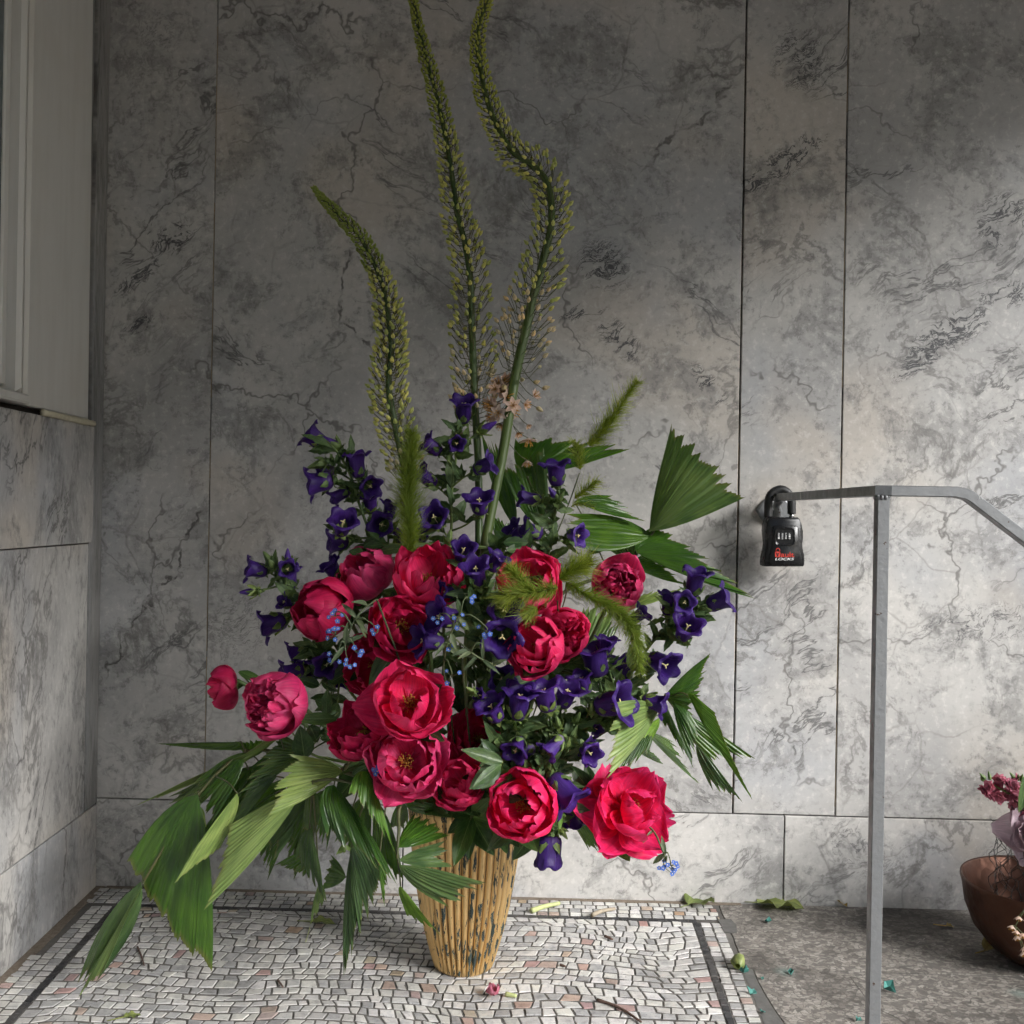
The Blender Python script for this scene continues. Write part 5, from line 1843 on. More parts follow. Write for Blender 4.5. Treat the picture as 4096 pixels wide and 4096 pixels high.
# ------------------------------------------------------------------ palm fronds
S = lambda **k: k
frond('palm frond spreading upward behind the right of the bouquet', [(4, 560, 700, 1.94), (4, 900, 450, 1.96), (4, 1080, 350, 1.96), (4, 1195, 210, 1.96), (4, 1260, 90, 1.95)], [
    (0, (1225, 1003), (1404, 936), (1285, 816), 1.95, 1.90, 1.99, M_palm_g, S(bulge=.06, side=-.02, jag=.10)),
    (4, (1195, 215), (640, 250), (680, 110), 1.96, 1.90, 1.94, M_palm, S(bulge=-.02, side=.20)),
    (4, (1110, 315), (1825, 585), (1310, 200), 1.94, 1.90, 1.96, M_palm, S(bulge=.12, side=.06)),
    (4, (1090, 400), (1405, 508), (1190, 340), 1.95, 1.94, 1.98, M_palm, S(bulge=.10, side=.05)),
    (4, (1065, 365), (890, 250), (1128, 232), 1.97, 1.97, 1.99, M_palm_g, S(bulge=.04, side=.02)),
    (4, (1060, 650), (1400, 528), (1200, 545), 1.92, 1.92, 1.95, M_palm_l, S(bulge=.02, side=.05)),
    (4, (740, 10), (1165, 125), (1000, -15), 1.95, 1.95, 1.99, M_palm, S(bulge=.03, side=.04)),
    (4, (1000, 250), (810, 330), (860, 220), 1.99, 1.99, 2.0, M_palm_g, {})], 1)
frond('palm frond with dark shining leaflets behind the kinked lily stem', [(2, 1480, 1500, 1.93), (2, 1560, 1260, 1.96), (2, 1590, 1190, 1.97)], [
    (2, (1582, 1205), (1345, 850), (1560, 745), 1.96, 1.98, 2.0, M_palm, S(bulge=.05, side=.04)),
    (2, (1590, 1180), (1520, 770), (1600, 800), 1.95, 1.99, 1.97, M_palm_g, S(bulge=.02, side=.02)),
    ((2, 0, 0), (1500, 900), (1190, 845), (1000, 830), 1.98, 1.98, 2.02, M_palm, S(bulge=.22, side=.04)),
    (2, (1420, 1200), (1225, 640), (1300, 690), 2.0, 2.02, 2.02, M_palm, S(bulge=.02)),
    (2, (1410, 1310), (1285, 1140), (1410, 1210), 1.94, 1.95, 1.95, M_palm, {}),
    (2, (1330, 1290), (1290, 1140), (1380, 1170), 1.96, 1.97, 1.97, M_palm, {})], 2)
frond('dark palm leaflets between the right hand peonies and bells', [(4, 500, 1150, 1.86), (4, 620, 1080, 1.88)], [
    (4, (600, 1110), (835, 915), (700, 900), 1.86, 1.88, 1.90, M_palm, S(bulge=.04, side=.12)),
    (4, (790, 900), (985, 640), (820, 630), 1.9, 1.95, 1.96, M_palm_l, S(bulge=.05, side=.1)),
    (4, (820, 1000), (1010, 720), (880, 700), 1.9, 1.93, 1.95, M_palm_g, S(bulge=.05, side=.1)),
    (4, (700, 850), (800, 780), (760, 980), 1.88, 1.92, 1.93, M_palm_g, {})], 3)
frond('palm frond arching out to the right above the lone vivid peony', [(4, 800, 1450, 1.74), (4, 1100, 1270, 1.72), (4, 1290, 1180, 1.71)], [
    (4, (1275, 1165), (1548, 912), (1500, 1130), 1.71, 1.69, 1.72, M_palm, S(bulge=.06, side=.05)),
    (4, (1245, 1240), (932, 1660), (950, 1270), 1.68, 1.58, 1.58, M_palm_l, S(bulge=.03, side=.03, sag=0)),
    (4, (1200, 1320), (960, 1665), (1145, 1540), 1.72, 1.65, 1.68, M_palm, S(bulge=.0, side=.02)),
    (4, (1190, 1350), (1000, 1685), (1150, 1420), 1.75, 1.70, 1.72, M_palm_l, S(bulge=.0, side=.02)),
    (4, (1245, 1295), (1130, 1400), (1190, 1420), 1.69, 1.64, 1.66, M_palm_b, S(bulge=.1, side=.12)),
    (4, (1285, 1220), (1450, 1595), (1270, 1340), 1.72, 1.70, 1.72, M_palm, S(bulge=.04, side=.02)),
    (4, (1320, 1190), (1445, 1590), (1490, 1390), 1.70, 1.66, 1.68, M_palm, S(bulge=.04, side=.05)),
    (4, (1415, 1160), (1803, 1785), (1600, 1330), 1.68, 1.60, 1.64, M_palm_b, S(bulge=-.08, side=.05, jag=.03)),
    (4, (1340, 1240), (1822, 1542), (1600, 1560), 1.74, 1.74, 1.74, M_palm, S(bulge=.0, side=.02)),
    (4, (1465, 1450), (1742, 1802), (1590, 1740), 1.73, 1.70, 1.72, M_palm_g, S(bulge=.0, side=.03)),
    (4, (1155, 1375), (1485, 1690), (1350, 1480), 1.78, 1.80, 1.82, M_palm_g, S(bulge=.02, side=.05)),
    (4, (1120, 1500), (1272, 1568), (1180, 1490), 1.80, 1.84, 1.85, M_palm, {}),
    (4, (1290, 1180), (1430, 1160), (1440, 1280), 1.70, 1.68, 1.70, M_palm, {})], 4)
frond('large palm frond fanning down to the floor at the far left', [(5, 1700, 420, 1.72), (5, 1400, 330, 1.72), (5, 1160, 320, 1.74), (5, 880, 570, 1.70), (5, 550, 1095, 1.66)], [
    (5, (1125, 255), (632, 262), (1040, 300), 1.78, 1.84, 1.80, M_palm, S(bulge=.0, side=.06, jag=.03)),
    (5, (1360, 235), (518, 648), (1100, 370), 1.70, 1.80, 1.74, M_palm_l, S(bulge=-.02, side=.06, sag=-.06, jag=.04)),  # pale material puts a sunlit look into this leaflet's colour
    (5, (1165, 318), (955, 730), (868, 530), 1.73, 1.68, 1.73, M_palm, S(bulge=.08, side=.10)),
    (5, (880, 568), (960, 1625), (522, 1050), 1.68, 1.64, 1.68, M_palm, S(bulge=.10, side=.05, jag=.05, nu=49)),
    (5, (890, 600), (605, 910), (640, 740), 1.72, 1.74, 1.76, M_palm, S(bulge=.05, side=.05)),
    (5, (1112, 560), (733, 1088), (975, 912), 1.64, 1.60, 1.64, M_palm_l, S(bulge=.0, side=.05, jag=.03)),
    (5, (540, 1085), (165, 1690), (255, 1690), 1.66, 1.68, 1.68, M_palm_g, S(bulge=.0, side=.10)),
    (5, (555, 1105), (185, 1798), (280, 1640), 1.65, 1.66, 1.64, M_palm_l, S(bulge=.0, side=.04, jag=.05)),
    (5, (890, 640), (930, 760), (885, 860), 1.72, 1.72, 1.74, M_palm_l, {}),
    (5, (1180, 420), (800, 940), (1010, 760), 1.76, 1.74, 1.76, M_palm, S(bulge=.03, side=.06)),
    (5, (1260, 400), (1010, 780), (930, 560), 1.78, 1.78, 1.80, M_palm, S(bulge=.05, side=.06)),
    (5, (1010, 480), (640, 860), (700, 620), 1.80, 1.80, 1.82, M_palm_g, S(bulge=.03, side=.06)),
    (5, (1200, 350), (1100, 250), (1300, 250), 1.82, 1.84, 1.84, M_palm, {}),
    (5, (1300, 330), (1180, 420), (1250, 440), 1.78, 1.76, 1.78, M_palm, {})], 5)
frond('palm frond with pale grey-green leaflets sweeping to the lower left', [(5, 1880, 370, 1.68), (5, 1740, 420, 1.67), (5, 1580, 480, 1.66), (5, 1490, 560, 1.65)], [
    (5, (1740, 430), (1290, 700), (1400, 375), 1.65, 1.58, 1.62, M_palm_l, S(bulge=.06, side=.04)),  # sunlit tone carried by the paler leaf colour
    (5, (1500, 560), (922, 1255), (1040, 820), 1.62, 1.58, 1.62, M_palm_l, S(bulge=.0, side=.02, jag=.05)),
    (5, (1520, 335), (1115, 560), (1330, 250), 1.72, 1.66, 1.72, M_palm_g, S(bulge=.05, side=.04)),
    (5, (1350, 460), (985, 880), (1160, 540), 1.68, 1.64, 1.68, M_palm_g, S(bulge=.02, side=.02)),
    (5, (1420, 470), (1120, 960), (1030, 760), 1.76, 1.74, 1.76, M_palm, S(bulge=.03, side=.05)),
    (5, (1560, 520), (1330, 960), (1210, 720), 1.72, 1.70, 1.72, M_palm_g, S(bulge=.03, side=.05)),
    (5, (1640, 540), (1440, 1080), (1380, 860), 1.78, 1.78, 1.80, M_palm, S(bulge=.03, side=.05)),
    (5, (1340, 560), (1130, 720), (1180, 660), 1.70, 1.70, 1.72, M_palm, {}),
    (5, (1900, 375), (1590, 500), (1750, 420), 1.70, 1.66, 1.70, M_palm_g, S(bulge=.0, side=.10)),
    (5, (1880, 370), (1530, 340), (1740, 380), 1.72, 1.72, 1.73, M_palm_l, S(bulge=.02, side=.06)),
    (5, (1450, 620), (1283, 1082), (1222, 905), 1.74, 1.72, 1.74, M_palm, S(bulge=.0, side=.05)),
    (5, (1460, 590), (1448, 860), (1345, 720), 1.72, 1.70, 1.72, M_palm, S(bulge=.05, side=.05))], 6)
frond('palm frond hanging in front of the left of the vase', [(6, 300, 560, 1.66), (6, 200, 540, 1.62), (5, 1700, 480, 1.60), (5, 1560, 490, 1.62)], [
    (5, (1555, 500), (1625, 790), (1512, 800), 1.66, 1.66, 1.68, M_palm_g, S(bulge=.03, side=.05)),
    (5, (1545, 770), (1630, 1215), (1475, 1000), 1.68, 1.68, 1.70, M_palm_g, S(bulge=.0, side=.08)),
    (5, (1570, 890), (1328, 990), (1480, 1045), 1.74, 1.76, 1.78, M_palm, S(bulge=.05)),
    (5, (1600, 1090), (1548, 1345), (1632, 1225), 1.72, 1.72, 1.74, M_palm_g, S(bulge=.0, side=.06)),
    (5, (1690, 510), (1640, 905), (1585, 820), 1.60, 1.56, 1.58, M_palm, S(bulge=.05, side=.06)),
    ((5, 6, 5), (1690, 510), (285, 1115), (1700, 850), 1.60, 1.54, 1.56, M_palm, S(bulge=.0, side=.14, nu=41)),
    (6, (100, 430), (292, 960), (35, 610), 1.58, 1.52, 1.54, M_palm_b, S(bulge=-.05, side=.06)),
    ((6, 5, 6), (8, 880), (1748, 1655), (185, 1180), 1.60, 1.62, 1.60, M_palm_g, S(bulge=.0, side=.10)),
    (6, (120, 560), (60, 1180), (-80, 900), 1.68, 1.66, 1.68, M_palm, S(bulge=.04, side=.06)),
    (6, (160, 600), (330, 1080), (180, 1120), 1.66, 1.62, 1.64, M_palm, S(bulge=.03, side=.05)),
    (5, (1760, 1060), (1620, 1130), (1660, 950), 1.74, 1.76, 1.76, M_palm_g, {}),
    (5, (1740, 860), (1700, 930), (1790, 900), 1.60, 1.58, 1.60, M_palm_l, {}),
    (6, (170, 990), (208, 1245), (220, 1080), 1.58, 1.58, 1.58, M_palm_b, S(bulge=.0))], 7)
frond('palm leaflets fanning to the right across the ribbed vase', [(6, 330, 600, 1.60), (6, 290, 800, 1.57), (6, 282, 950, 1.56)], [
    (6, (285, 885), (600, 800), (420, 680), 1.56, 1.60, 1.64, M_palm, S(bulge=.10, side=.04)),
    (6, (285, 960), (612, 992), (575, 860), 1.56, 1.56, 1.58, M_palm_g, S(bulge=.0, side=.03)),
    (6, (290, 985), (812, 1098), (620, 1215), 1.56, 1.55, 1.56, M_palm_g, S(bulge=.06, side=.06)),
    (6, (290, 1000), (640, 1200), (470, 1150), 1.57, 1.57, 1.58, M_palm, S(bulge=.0, side=.06)),
    (6, (300, 1110), (547, 1428), (375, 1300), 1.57, 1.56, 1.58, M_palm_b, S(bulge=.0, side=.08)),
    (6, (330, 620), (480, 690), (540, 640), 1.62, 1.66, 1.66, M_palm, {}),
    (6, (310, 600), (240, 770), (330, 760), 1.64, 1.66, 1.68, M_palm, {})], 8)
frond('single narrow palm leaflet under the lone vivid peony', [(6, 1200, 560, 1.70), (6, 1310, 640, 1.70)], [
    (6, (1315, 640), (1532, 925), (1440, 905), 1.70, 1.72, 1.73, M_palm, S(bulge=.0, side=.05)),
    (6, (1330, 660), (1480, 800), (1400, 760), 1.72, 1.76, 1.76, M_palm, {}),
    (6, (1240, 600), (1238, 835), (1275, 720), 1.60, 1.58, 1.60, M_palm_b, S(bulge=.0, side=.03))], 9)

# ------------------------------------------------------------------ leafy sprays of broad leaves round the rim
def spray(label, root, leaves, seed):
    rs = rng.getstate()
    rng.seed(13000 + seed)
    r0 = za(*root)
    a, b = vase_point(r0)
    t = thing('leaf_spray', r0, label, 'leaves', 'broad leaf sprays round the vase rim')
    m = MB()
    m.tube(spline([b, a, r0], 5), .0024, 6)
    for (r, B, T, hw_, Yb, Yt, mat) in leaves:
        Bp, Tp = za(r, B[0], B[1], Yb), za(r, T[0], T[1], Yt)
        m.tube(spline([r0, r0.lerp(Bp, .5) + Vector((0, 0, .004)), Bp], 3), .0013, 5)
        leaf_part(t, Bp, Tp, hw_ * ZK * mscale(Yb), mat, up=Vector((U(-.3, .3), -1, U(.1, .7))), sag=U(.05, .2), fold=U(.1, .35), wavy=.08, nu=12, nv=7)
    part('stem', m.v, m.f, M_stem, t, uvs=m.uv)
    rng.setstate(rs)


M_broad_b = leaf_mat('broad_leaf_bright', (0.045, 0.10, 0.024), (0.080, 0.15, 0.036), .4, 8.0, .26, True)
spray('dark and bright peony leaves above the middle of the vase rim', (6, 900, 420, 1.60), [
    (6, (905, 375), (665, 298), 42, 1.56, 1.54, M_broad), (6, (900, 380), (780, 235), 34, 1.60, 1.60, M_broad), (6, (890, 395), (715, 535), 60, 1.57, 1.54, M_broad), (6, (895, 392), (742, 512), 34, 1.54, 1.50, M_broad_b), (6, (930, 450), (780, 540), 40, 1.60, 1.58, M_broad), (6, (900, 440), (960, 460), 26, 1.60, 1.58, M_broad_b)], 1)
spray('leaf spray spilling over the front of the vase rim', (6, 720, 690, 1.66), [
    (6, (722, 700), (618, 988), 58, 1.64, 1.58, M_broad_b), (6, (722, 720), (705, 955), 40, 1.66, 1.64, M_broad), (6, (728, 705), (852, 925), 62, 1.65, 1.60, M_broad), (6, (735, 700), (930, 760), 40, 1.62, 1.58, M_broad_b), (6, (720, 690), (505, 640), 40, 1.66, 1.66, M_broad), (6, (715, 690), (580, 800), 40, 1.68, 1.66, M_broad), (6, (720, 690), (760, 560), 40, 1.64, 1.64, M_broad), (6, (725, 690), (840, 590), 40, 1.60, 1.57, M_broad_b)], 2)
spray('leaf spray below the coral peony at the right of the vase rim', (6, 890, 740, 1.66), [
    (6, (880, 750), (930, 915), 40, 1.66, 1.62, M_broad), (6, (930, 760), (1005, 880), 38, 1.68, 1.66, M_broad), (6, (850, 750), (900, 850), 40, 1.64, 1.60, M_broad_b), (6, (980, 760), (960, 860), 34, 1.70, 1.70, M_broad)], 3)
spray('pointed leaves beside the stalk of the lone vivid peony', (6, 1440, 600, 1.72), [
    (6, (1448, 580), (1315, 395), 52, 1.70, 1.70, M_broad), (6, (1450, 575), (1400, 380), 40, 1.72, 1.73, M_broad), (6, (1460, 560), (1530, 430), 24, 1.72, 1.72, M_broad), (6, (1410, 655), (1520, 560), 36, 1.68, 1.66, M_broad), (6, (1590, 850), (1662, 962), 42, 1.68, 1.66, M_broad_b)], 4)
spray('oval leaves under the plump pink double peony', (3, 790, 1500, 1.72), [
    (3, (770, 1535), (745, 1350), 62, 1.68, 1.66, M_broad), (3, (960, 1300), (712, 1300), 36, 1.66, 1.64, M_broad_b), (3, (900, 1290), (905, 1120), 34, 1.72, 1.72, M_broad), (3, (800, 1340), (850, 1440), 44, 1.70, 1.70, M_broad), (3, (760, 1290), (730, 1230), 30, 1.72, 1.72, M_broad), (3, (980, 1250), (830, 1190), 50, 1.78, 1.78, M_broad), (3, (1000, 1400), (860, 1420), 40, 1.76, 1.76, M_broad), (3, (380, 1020), (530, 1080), 26, 1.74, 1.72, M_broad_b)], 5)
spray('dark leaves filling the shade under the left peony cluster', (3, 1250, 1700, 1.72), [
    (3, (1250, 1600), (1160, 1790), 60, 1.66, 1.64, M_broad), (3, (1280, 1640), (1260, 1800), 56, 1.64, 1.62, M_broad), (3, (1330, 1680), (1340, 1850), 50, 1.66, 1.66, M_broad), (3, (1180, 1560), (1050, 1640), 50, 1.72, 1.72, M_broad), (3, (1450, 1720), (1500, 1850), 40, 1.68, 1.66, M_broad), (3, (1540, 1760), (1620, 1880), 44, 1.66, 1.64, M_broad), (3, (1500, 1720), (1590, 1760), 40, 1.66, 1.66, M_broad)], 6)
# leaves deep inside the bouquet
rs0 = rng.getstate()
rng.seed(4242)
deep = []
for (r, x, y) in [(3, 1000, 900), (3, 850, 1080), (3, 950, 1180), (3, 1600, 900), (3, 1650, 1000), (3, 1700, 1150), (3, 1620, 1250), (3, 1750, 1300), (4, 120, 950), (4, 200, 1050), (4, 80, 1150), (4, 150, 1300), (4, 350, 1380), (4, 480, 1420), (4, 620, 1380), (4, 760, 1340), (4, 900, 1330), (4, 560, 1000), (4, 700, 960), (4, 830, 1060), (4, 960, 1080), (4, 420, 980), (4, 250, 900), (3, 1080, 700), (3, 980, 560), (3, 1480, 950), (3, 1300, 620), (4, 300, 280), (4, 160, 380), (4, 450, 260), (3, 1250, 320), (3, 1150, 300)]:
    deep.append((r, x, y))
for i, grp in enumerate((deep[:3], deep[3:8], deep[8:12], deep[12:17], deep[17:23], deep[23:27], deep[27:])):
    lv = []
    for (r, x, y) in grp:
        for k in range(5):
            an = U(0, 6.28)
            ln = U(90, 150)
            bx, by = x + U(-40, 40), y + U(-40, 40)
            Yb = 1.80 + U(-.03, .03)
            lv.append((r, (bx, by), (bx + math.cos(an) * ln, by + math.sin(an) * ln), U(22, 36), Yb, Yb + U(-.05, .03), M_broad))
    spray(('dark foliage in the gaps between the left peonies', 'dark foliage in the deep shade at the centre of the bouquet', 'tangled dark foliage left of the upright bells', 'dark foliage behind the lower right bells', 'dark foliage under the right hand peonies', 'dark foliage behind the upper left peonies', 'dark foliage between the lily stalks and the peonies')[i], (grp[0][0], grp[0][1], grp[0][2], 1.82), lv, 20 + i)
rng.setstate(rs0)

# ------------------------------------------------------------------ feathery plumes
plume('upright green feathery plume rising at the left of the middle bells', [(2, 800, 1500, 1.76), (2, 790, 1380, 1.76)], [
    ([(2, 790, 1390, 1.76), (2, 800, 1200, 1.76), (2, 790, 1000, 1.77), (2, 800, 830, 1.77), (2, 815, 640, 1.78)], 80, 4200)], 1)
plume('green feathery plume tip pointing up beside the palm leaf', [(2, 1570, 1500, 1.86), (2, 1640, 1330, 1.87), (2, 1740, 1080, 1.88), (2, 1810, 880, 1.88)], [
    ([(0, 1112, 842, 1.88), (0, 1150, 795, 1.88), (0, 1202, 720, 1.88)], 66, 1500), ([(2, 1815, 860, 1.88), (2, 1805, 780, 1.88), (2, 1790, 700, 1.87)], 62, 420), ([(2, 1780, 1030, 1.88), (2, 1850, 980, 1.88), (2, 1915, 925, 1.88)], 55, 420), ([(2, 1760, 1080, 1.88), (2, 1810, 1060, 1.88), (2, 1900, 1080, 1.88)], 40, 120)], 2)
plume('mossy green plume spread over the veiled crimson peony', [(4, 620, 900, 1.78), (4, 640, 600, 1.66)], [
    ([(4, 640, 520, 1.62), (4, 500, 550, 1.60), (4, 370, 560, 1.60), (4, 300, 600, 1.60)], 85, 1300), ([(4, 470, 540, 1.60), (4, 400, 450, 1.60), (4, 340, 400, 1.60)], 62, 700), ([(4, 650, 470, 1.62), (4, 740, 410, 1.62), (4, 830, 370, 1.63)], 82, 1200), ([(4, 520, 640, 1.60), (4, 440, 690, 1.60)], 60, 420)], 3)
plume('long green plume drooping in an arc down the right side', [(4, 650, 700, 1.74), (4, 690, 500, 1.66)], [
    ([(4, 690, 490, 1.64), (4, 850, 585, 1.62), (4, 990, 655, 1.61), (4, 1075, 760, 1.60), (4, 1115, 880, 1.60), (4, 1125, 1025, 1.60)], 62, 3200)], 4)

# ------------------------------------------------------------------ forget-me-nots
forget_me_not('curling blue forget-me-not sprig in front of the left peonies', [(3, 1200, 590, 1.58), (3, 1120, 650, 1.55), (3, 1060, 730, 1.54), (3, 1015, 840, 1.54), (3, 1010, 890, 1.54)], [
    (3, 955, 690, 1.55, 5), (3, 955, 800, 1.54, 8), (3, 1200, 790, 1.54, 3), (3, 1070, 900, 1.54, 4), (3, 970, 928, 1.54, 4), (3, 1022, 978, 1.54, 4)], 1, 9)
forget_me_not('grey-green forget-me-not sprig among the central bells', [(4, -40, 1000, 1.60), (4, -20, 860, 1.58), (4, 20, 760, 1.56), (4, 60, 690, 1.56)], [
    (4, 45, 720, 1.55, 4), (4, 215, 780, 1.56, 4), (4, -60, 700, 1.56, 3), (4, 100, 600, 1.57, 3), (4, 10, 1050, 1.56, 3)], 2, 5)
forget_me_not('pale stalked forget-me-not bent behind the right middle peony', [(4, 60, 850, 1.58), (4, 160, 930, 1.58), (4, 270, 985, 1.60)], [(4, 190, 880, 1.57, 0), (4, -10, 900, 1.57, 2)], 3, 7)
forget_me_not('tiny blue forget-me-not hanging below the lone vivid peony', [(6, 1700, 700, 1.64), (6, 1800, 780, 1.62), (6, 1850, 880, 1.60), (6, 1880, 960, 1.60)], [(6, 1880, 985, 1.60, 5), (6, 1865, 1000, 1.60, 4), (6, 1905, 990, 1.60, 4)], 4, 3)
forget_me_not('single blue forget-me-not tip under the lowest left peony', [(3, 1300, 1640, 1.58), (3, 1220, 1600, 1.56)], [(3, 1195, 1610, 1.55, 5)], 5, 2)

# ------------------------------------------------------------------ copper bowl with its own flowers
N = Nodes('hammered_copper')
P = N.obj()
c = N.mix(N.noise(P, 18.0, 5.0, .6), (0.05, 0.022, 0.015), (0.12, 0.05, 0.028))
N.bump(N.vor(P, 62.0, 'F1', 'Distance'), .0025, .5)
M_cop = N.out(c, N.step(N.noise(P, 30.0, 4.0), .3, .7, .5, .32), Metallic=.7)
BC = Vector((za(7, 2050, 1150, 1.95).x, 1.95, 0))
BR_ = BC.x - za(7, 1585, 1075, 1.95).x
BWL = thing('copper_bowl', BC, 'hammered copper bowl on the stone floor at the right edge', 'bowl')
pr_ = [(.0, .0), (.0, .055), (.004, .07), (.02, .10), (.045, .127), (.075, .143), (.105, .149), (.112, .152), (.116, .151), (.114, .147), (.075, .138), (.045, .121), (.022, .095), (.01, .06), (.008, .0)]
nA = 64
kz = za(7, 1585, 1075, 1.95).z / .115
v = [BC + Vector((r * BR_ / .152 * math.cos(2 * PI * k / nA), r * BR_ / .152 * math.sin(2 * PI * k / nA), .0005 + z * max(.8, kz))) for z, r in pr_ for k in range(nA)]
f = [(i * nA + k, i * nA + (k + 1) % nA, (i + 1) * nA + (k + 1) % nA, (i + 1) * nA + k) for i in range(len(pr_) - 1) for k in range(nA)]
part('body', v, f, M_cop, BWL)
# crumpled chicken wire that holds the stems
CW = thing('chicken_wire', BC + Vector((-.03, -.02, .03)), 'crumpled black chicken wire standing in the copper bowl', 'wire mesh')
m = MB()
rs0 = rng.getstate()
rng.seed(555)


def wire_pt(a, h):
    R_ = .085 + .02 * nz(a * 2.1, h * 9)
    return BC + Vector((R_ * math.cos(a), R_ * math.sin(a), .03 + h * .22 + .012 * nz(a * 3, h * 6 + 4)))


for i in range(10):
    for j in range(22):
        a0 = 2 * PI * (j + .5 * (i % 2)) / 22
        h0 = i / 10
        p = wire_pt(a0, h0)
        for da in (-.5, .5):
            q = wire_pt(a0 + da * 2 * PI / 22, h0 + .05)
            q2 = wire_pt(a0 + da * 2 * PI / 22, h0 + .1)
            m.tube([p, q], .0006, 3, False)
            if da > 0: m.tube([q, q2], .0008, 3, False)
part('wire', m.v, m.f, plain('black_wire', (.015, .015, .015), .4), CW)


def stock(label, pts, Rz, n_fl, seed):
    rng.seed(600 + seed)
    P_ = spline(pts, 6)
    t = thing('stock_flower', pts[0], label, 'stock flower', 'pink stock flowers in the copper bowl')
    v, f = tube(spline([BC + Vector((0, 0, .04)), pts[0]], 3)[:-1] + P_, .0022, 5)
    part('stem', v, f, M_stem, t, uvs=[(0, 0)] * len(v))
    for k in range(n_fl):
        i = int(U(.25, .999) * (len(P_) - 1))
        out = Vector((U(-1, 1), U(-1, 1), U(-.8, .9))).normalized()
        e = P_[i] + out * Rz * U(.6, 1.0)
        m = MB()
        for li, (cnt, L, Wd, t0, t1) in enumerate(((5, .014, .0065, 0, 15), (5, .011, .0055, 25, 60))):
            for q in range(cnt):
                vv, ff, uv = petal(L * U(.85, 1.15), Wd, t0, t1, .45, U(0, 80), nu=5, nv=5, cup=.15)
                Rm = Matrix.Rotation(q * 2 * PI / cnt + li + U(-.2, .2), 4, 'Z')
                m.add([Rm @ p_ for p_ in vv], ff, uv)
        put('floret', mesh('floret', m.v, m.f, M_stock, True, uvs=m.uv), t, axis_matrix(e, out, U(.9, 1.2)))
    for k in range(3):
        q = P_[-1] + Vector((U(-.008, .008), U(-.008, .008), U(0, .01)))
        put('flower_bud', BUD_G, t, axis_matrix(q, Vector((U(-1, .2), U(-.6, .6), 1)), .016))


stock('dusty pink stock flower arching left over the copper bowl', [za(7, 1960, 760, 1.93), za(7, 1930, 620, 1.92), za(7, 1840, 560, 1.90), za(7, 1720, 500, 1.88)], .022, 46, 1)
stock('dusty pink stock flower at the frame edge above the bowl', [za(7, 2030, 760, 1.95), za(7, 2000, 620, 1.95), za(7, 1900, 500, 1.95)], .022, 26, 2)
rng.seed(777)
rb = za(7, 2010, 800, 1.90)
RS = thing('rose', rb, 'pale pink rose with satin petals cut by the right frame edge', 'rose')
mw = axis_matrix(rb, idir(-.35, -.2, .8), 1.0, .5)
for li, (cnt, L, Wd, t0, t1) in enumerate(((5, .075, .04, -25, 30), (5, .068, .036, -5, 80), (5, .06, .03, 15, 105), (4, .05, .024, 35, 110))):
    for q in range(cnt):
        vv, ff, uv = petal(L * U(.9, 1.1), Wd, t0 + U(-8, 8), t1 + U(-12, 12), .2, U(0, 80))
        put('petal', mesh('petal', vv, ff, M_pale, True, uvs=uv), RS, mw @ Matrix.Rotation(q * 2 * PI / cnt + li * .6 + U(-.15, .15), 4, 'Z'))
v, f = tube(spline([rb, rb + Vector((.03, .03, -.06)), BC + Vector((0, 0, .04))], 5), .0025, 6)
part('stem', v, f, M_stem, RS, uvs=[(0, 0)] * len(v))
rng.seed(778)
tp = [za(7, 1960, 1180, 1.80), za(7, 1935, 1250, 1.79), za(7, 1880, 1350, 1.79)]
TW = thing('drooping_sprig', tp[0], 'thin sprig with tiny pink bells drooping over the bowl rim', 'sprig')
m = MB()
m.tube(spline([BC + Vector((-.02, -.05, .1))] + tp, 5), .0011, 5)
for (x, y) in ((1862, 1345), (1890, 1375), (1885, 1405), (1920, 1390), (1930, 1470), (1925, 1500), (1900, 1290)):
    e = za(7, x, y, 1.79)
    b_ = min(tp, key=lambda q: (q - e).length)
    m.tube([b_, e], .0007, 4, False)
    put('flower', STARS[2], TW, axis_matrix(e, idir(U(-.4, .3), 1, .3), .011)).data = STARS[2]
part('stem', m.v, m.f, M_stem_d, TW, uvs=m.uv)
lb = za(7, 1960, 420, 1.88)
TL = thing('dark_leaf', lb, 'narrow dark leaf curling down beside the pink stock flower', 'leaf')
vv, ff, uv = leaf_grid(za(7, 1950, 440, 1.87), za(7, 1915, 680, 1.86), .012, Vector((.2, -1, .2)), sag=.2)
part('blade', vv, ff, M_broad, TL, uvs=uv)
v, f = tube(spline([za(7, 1950, 440, 1.87), za(7, 1990, 520, 1.89), BC + Vector((0, 0, .06))], 5), .0015, 5)
part('stem', v, f, M_stem, TL, uvs=[(0, 0)] * len(v))
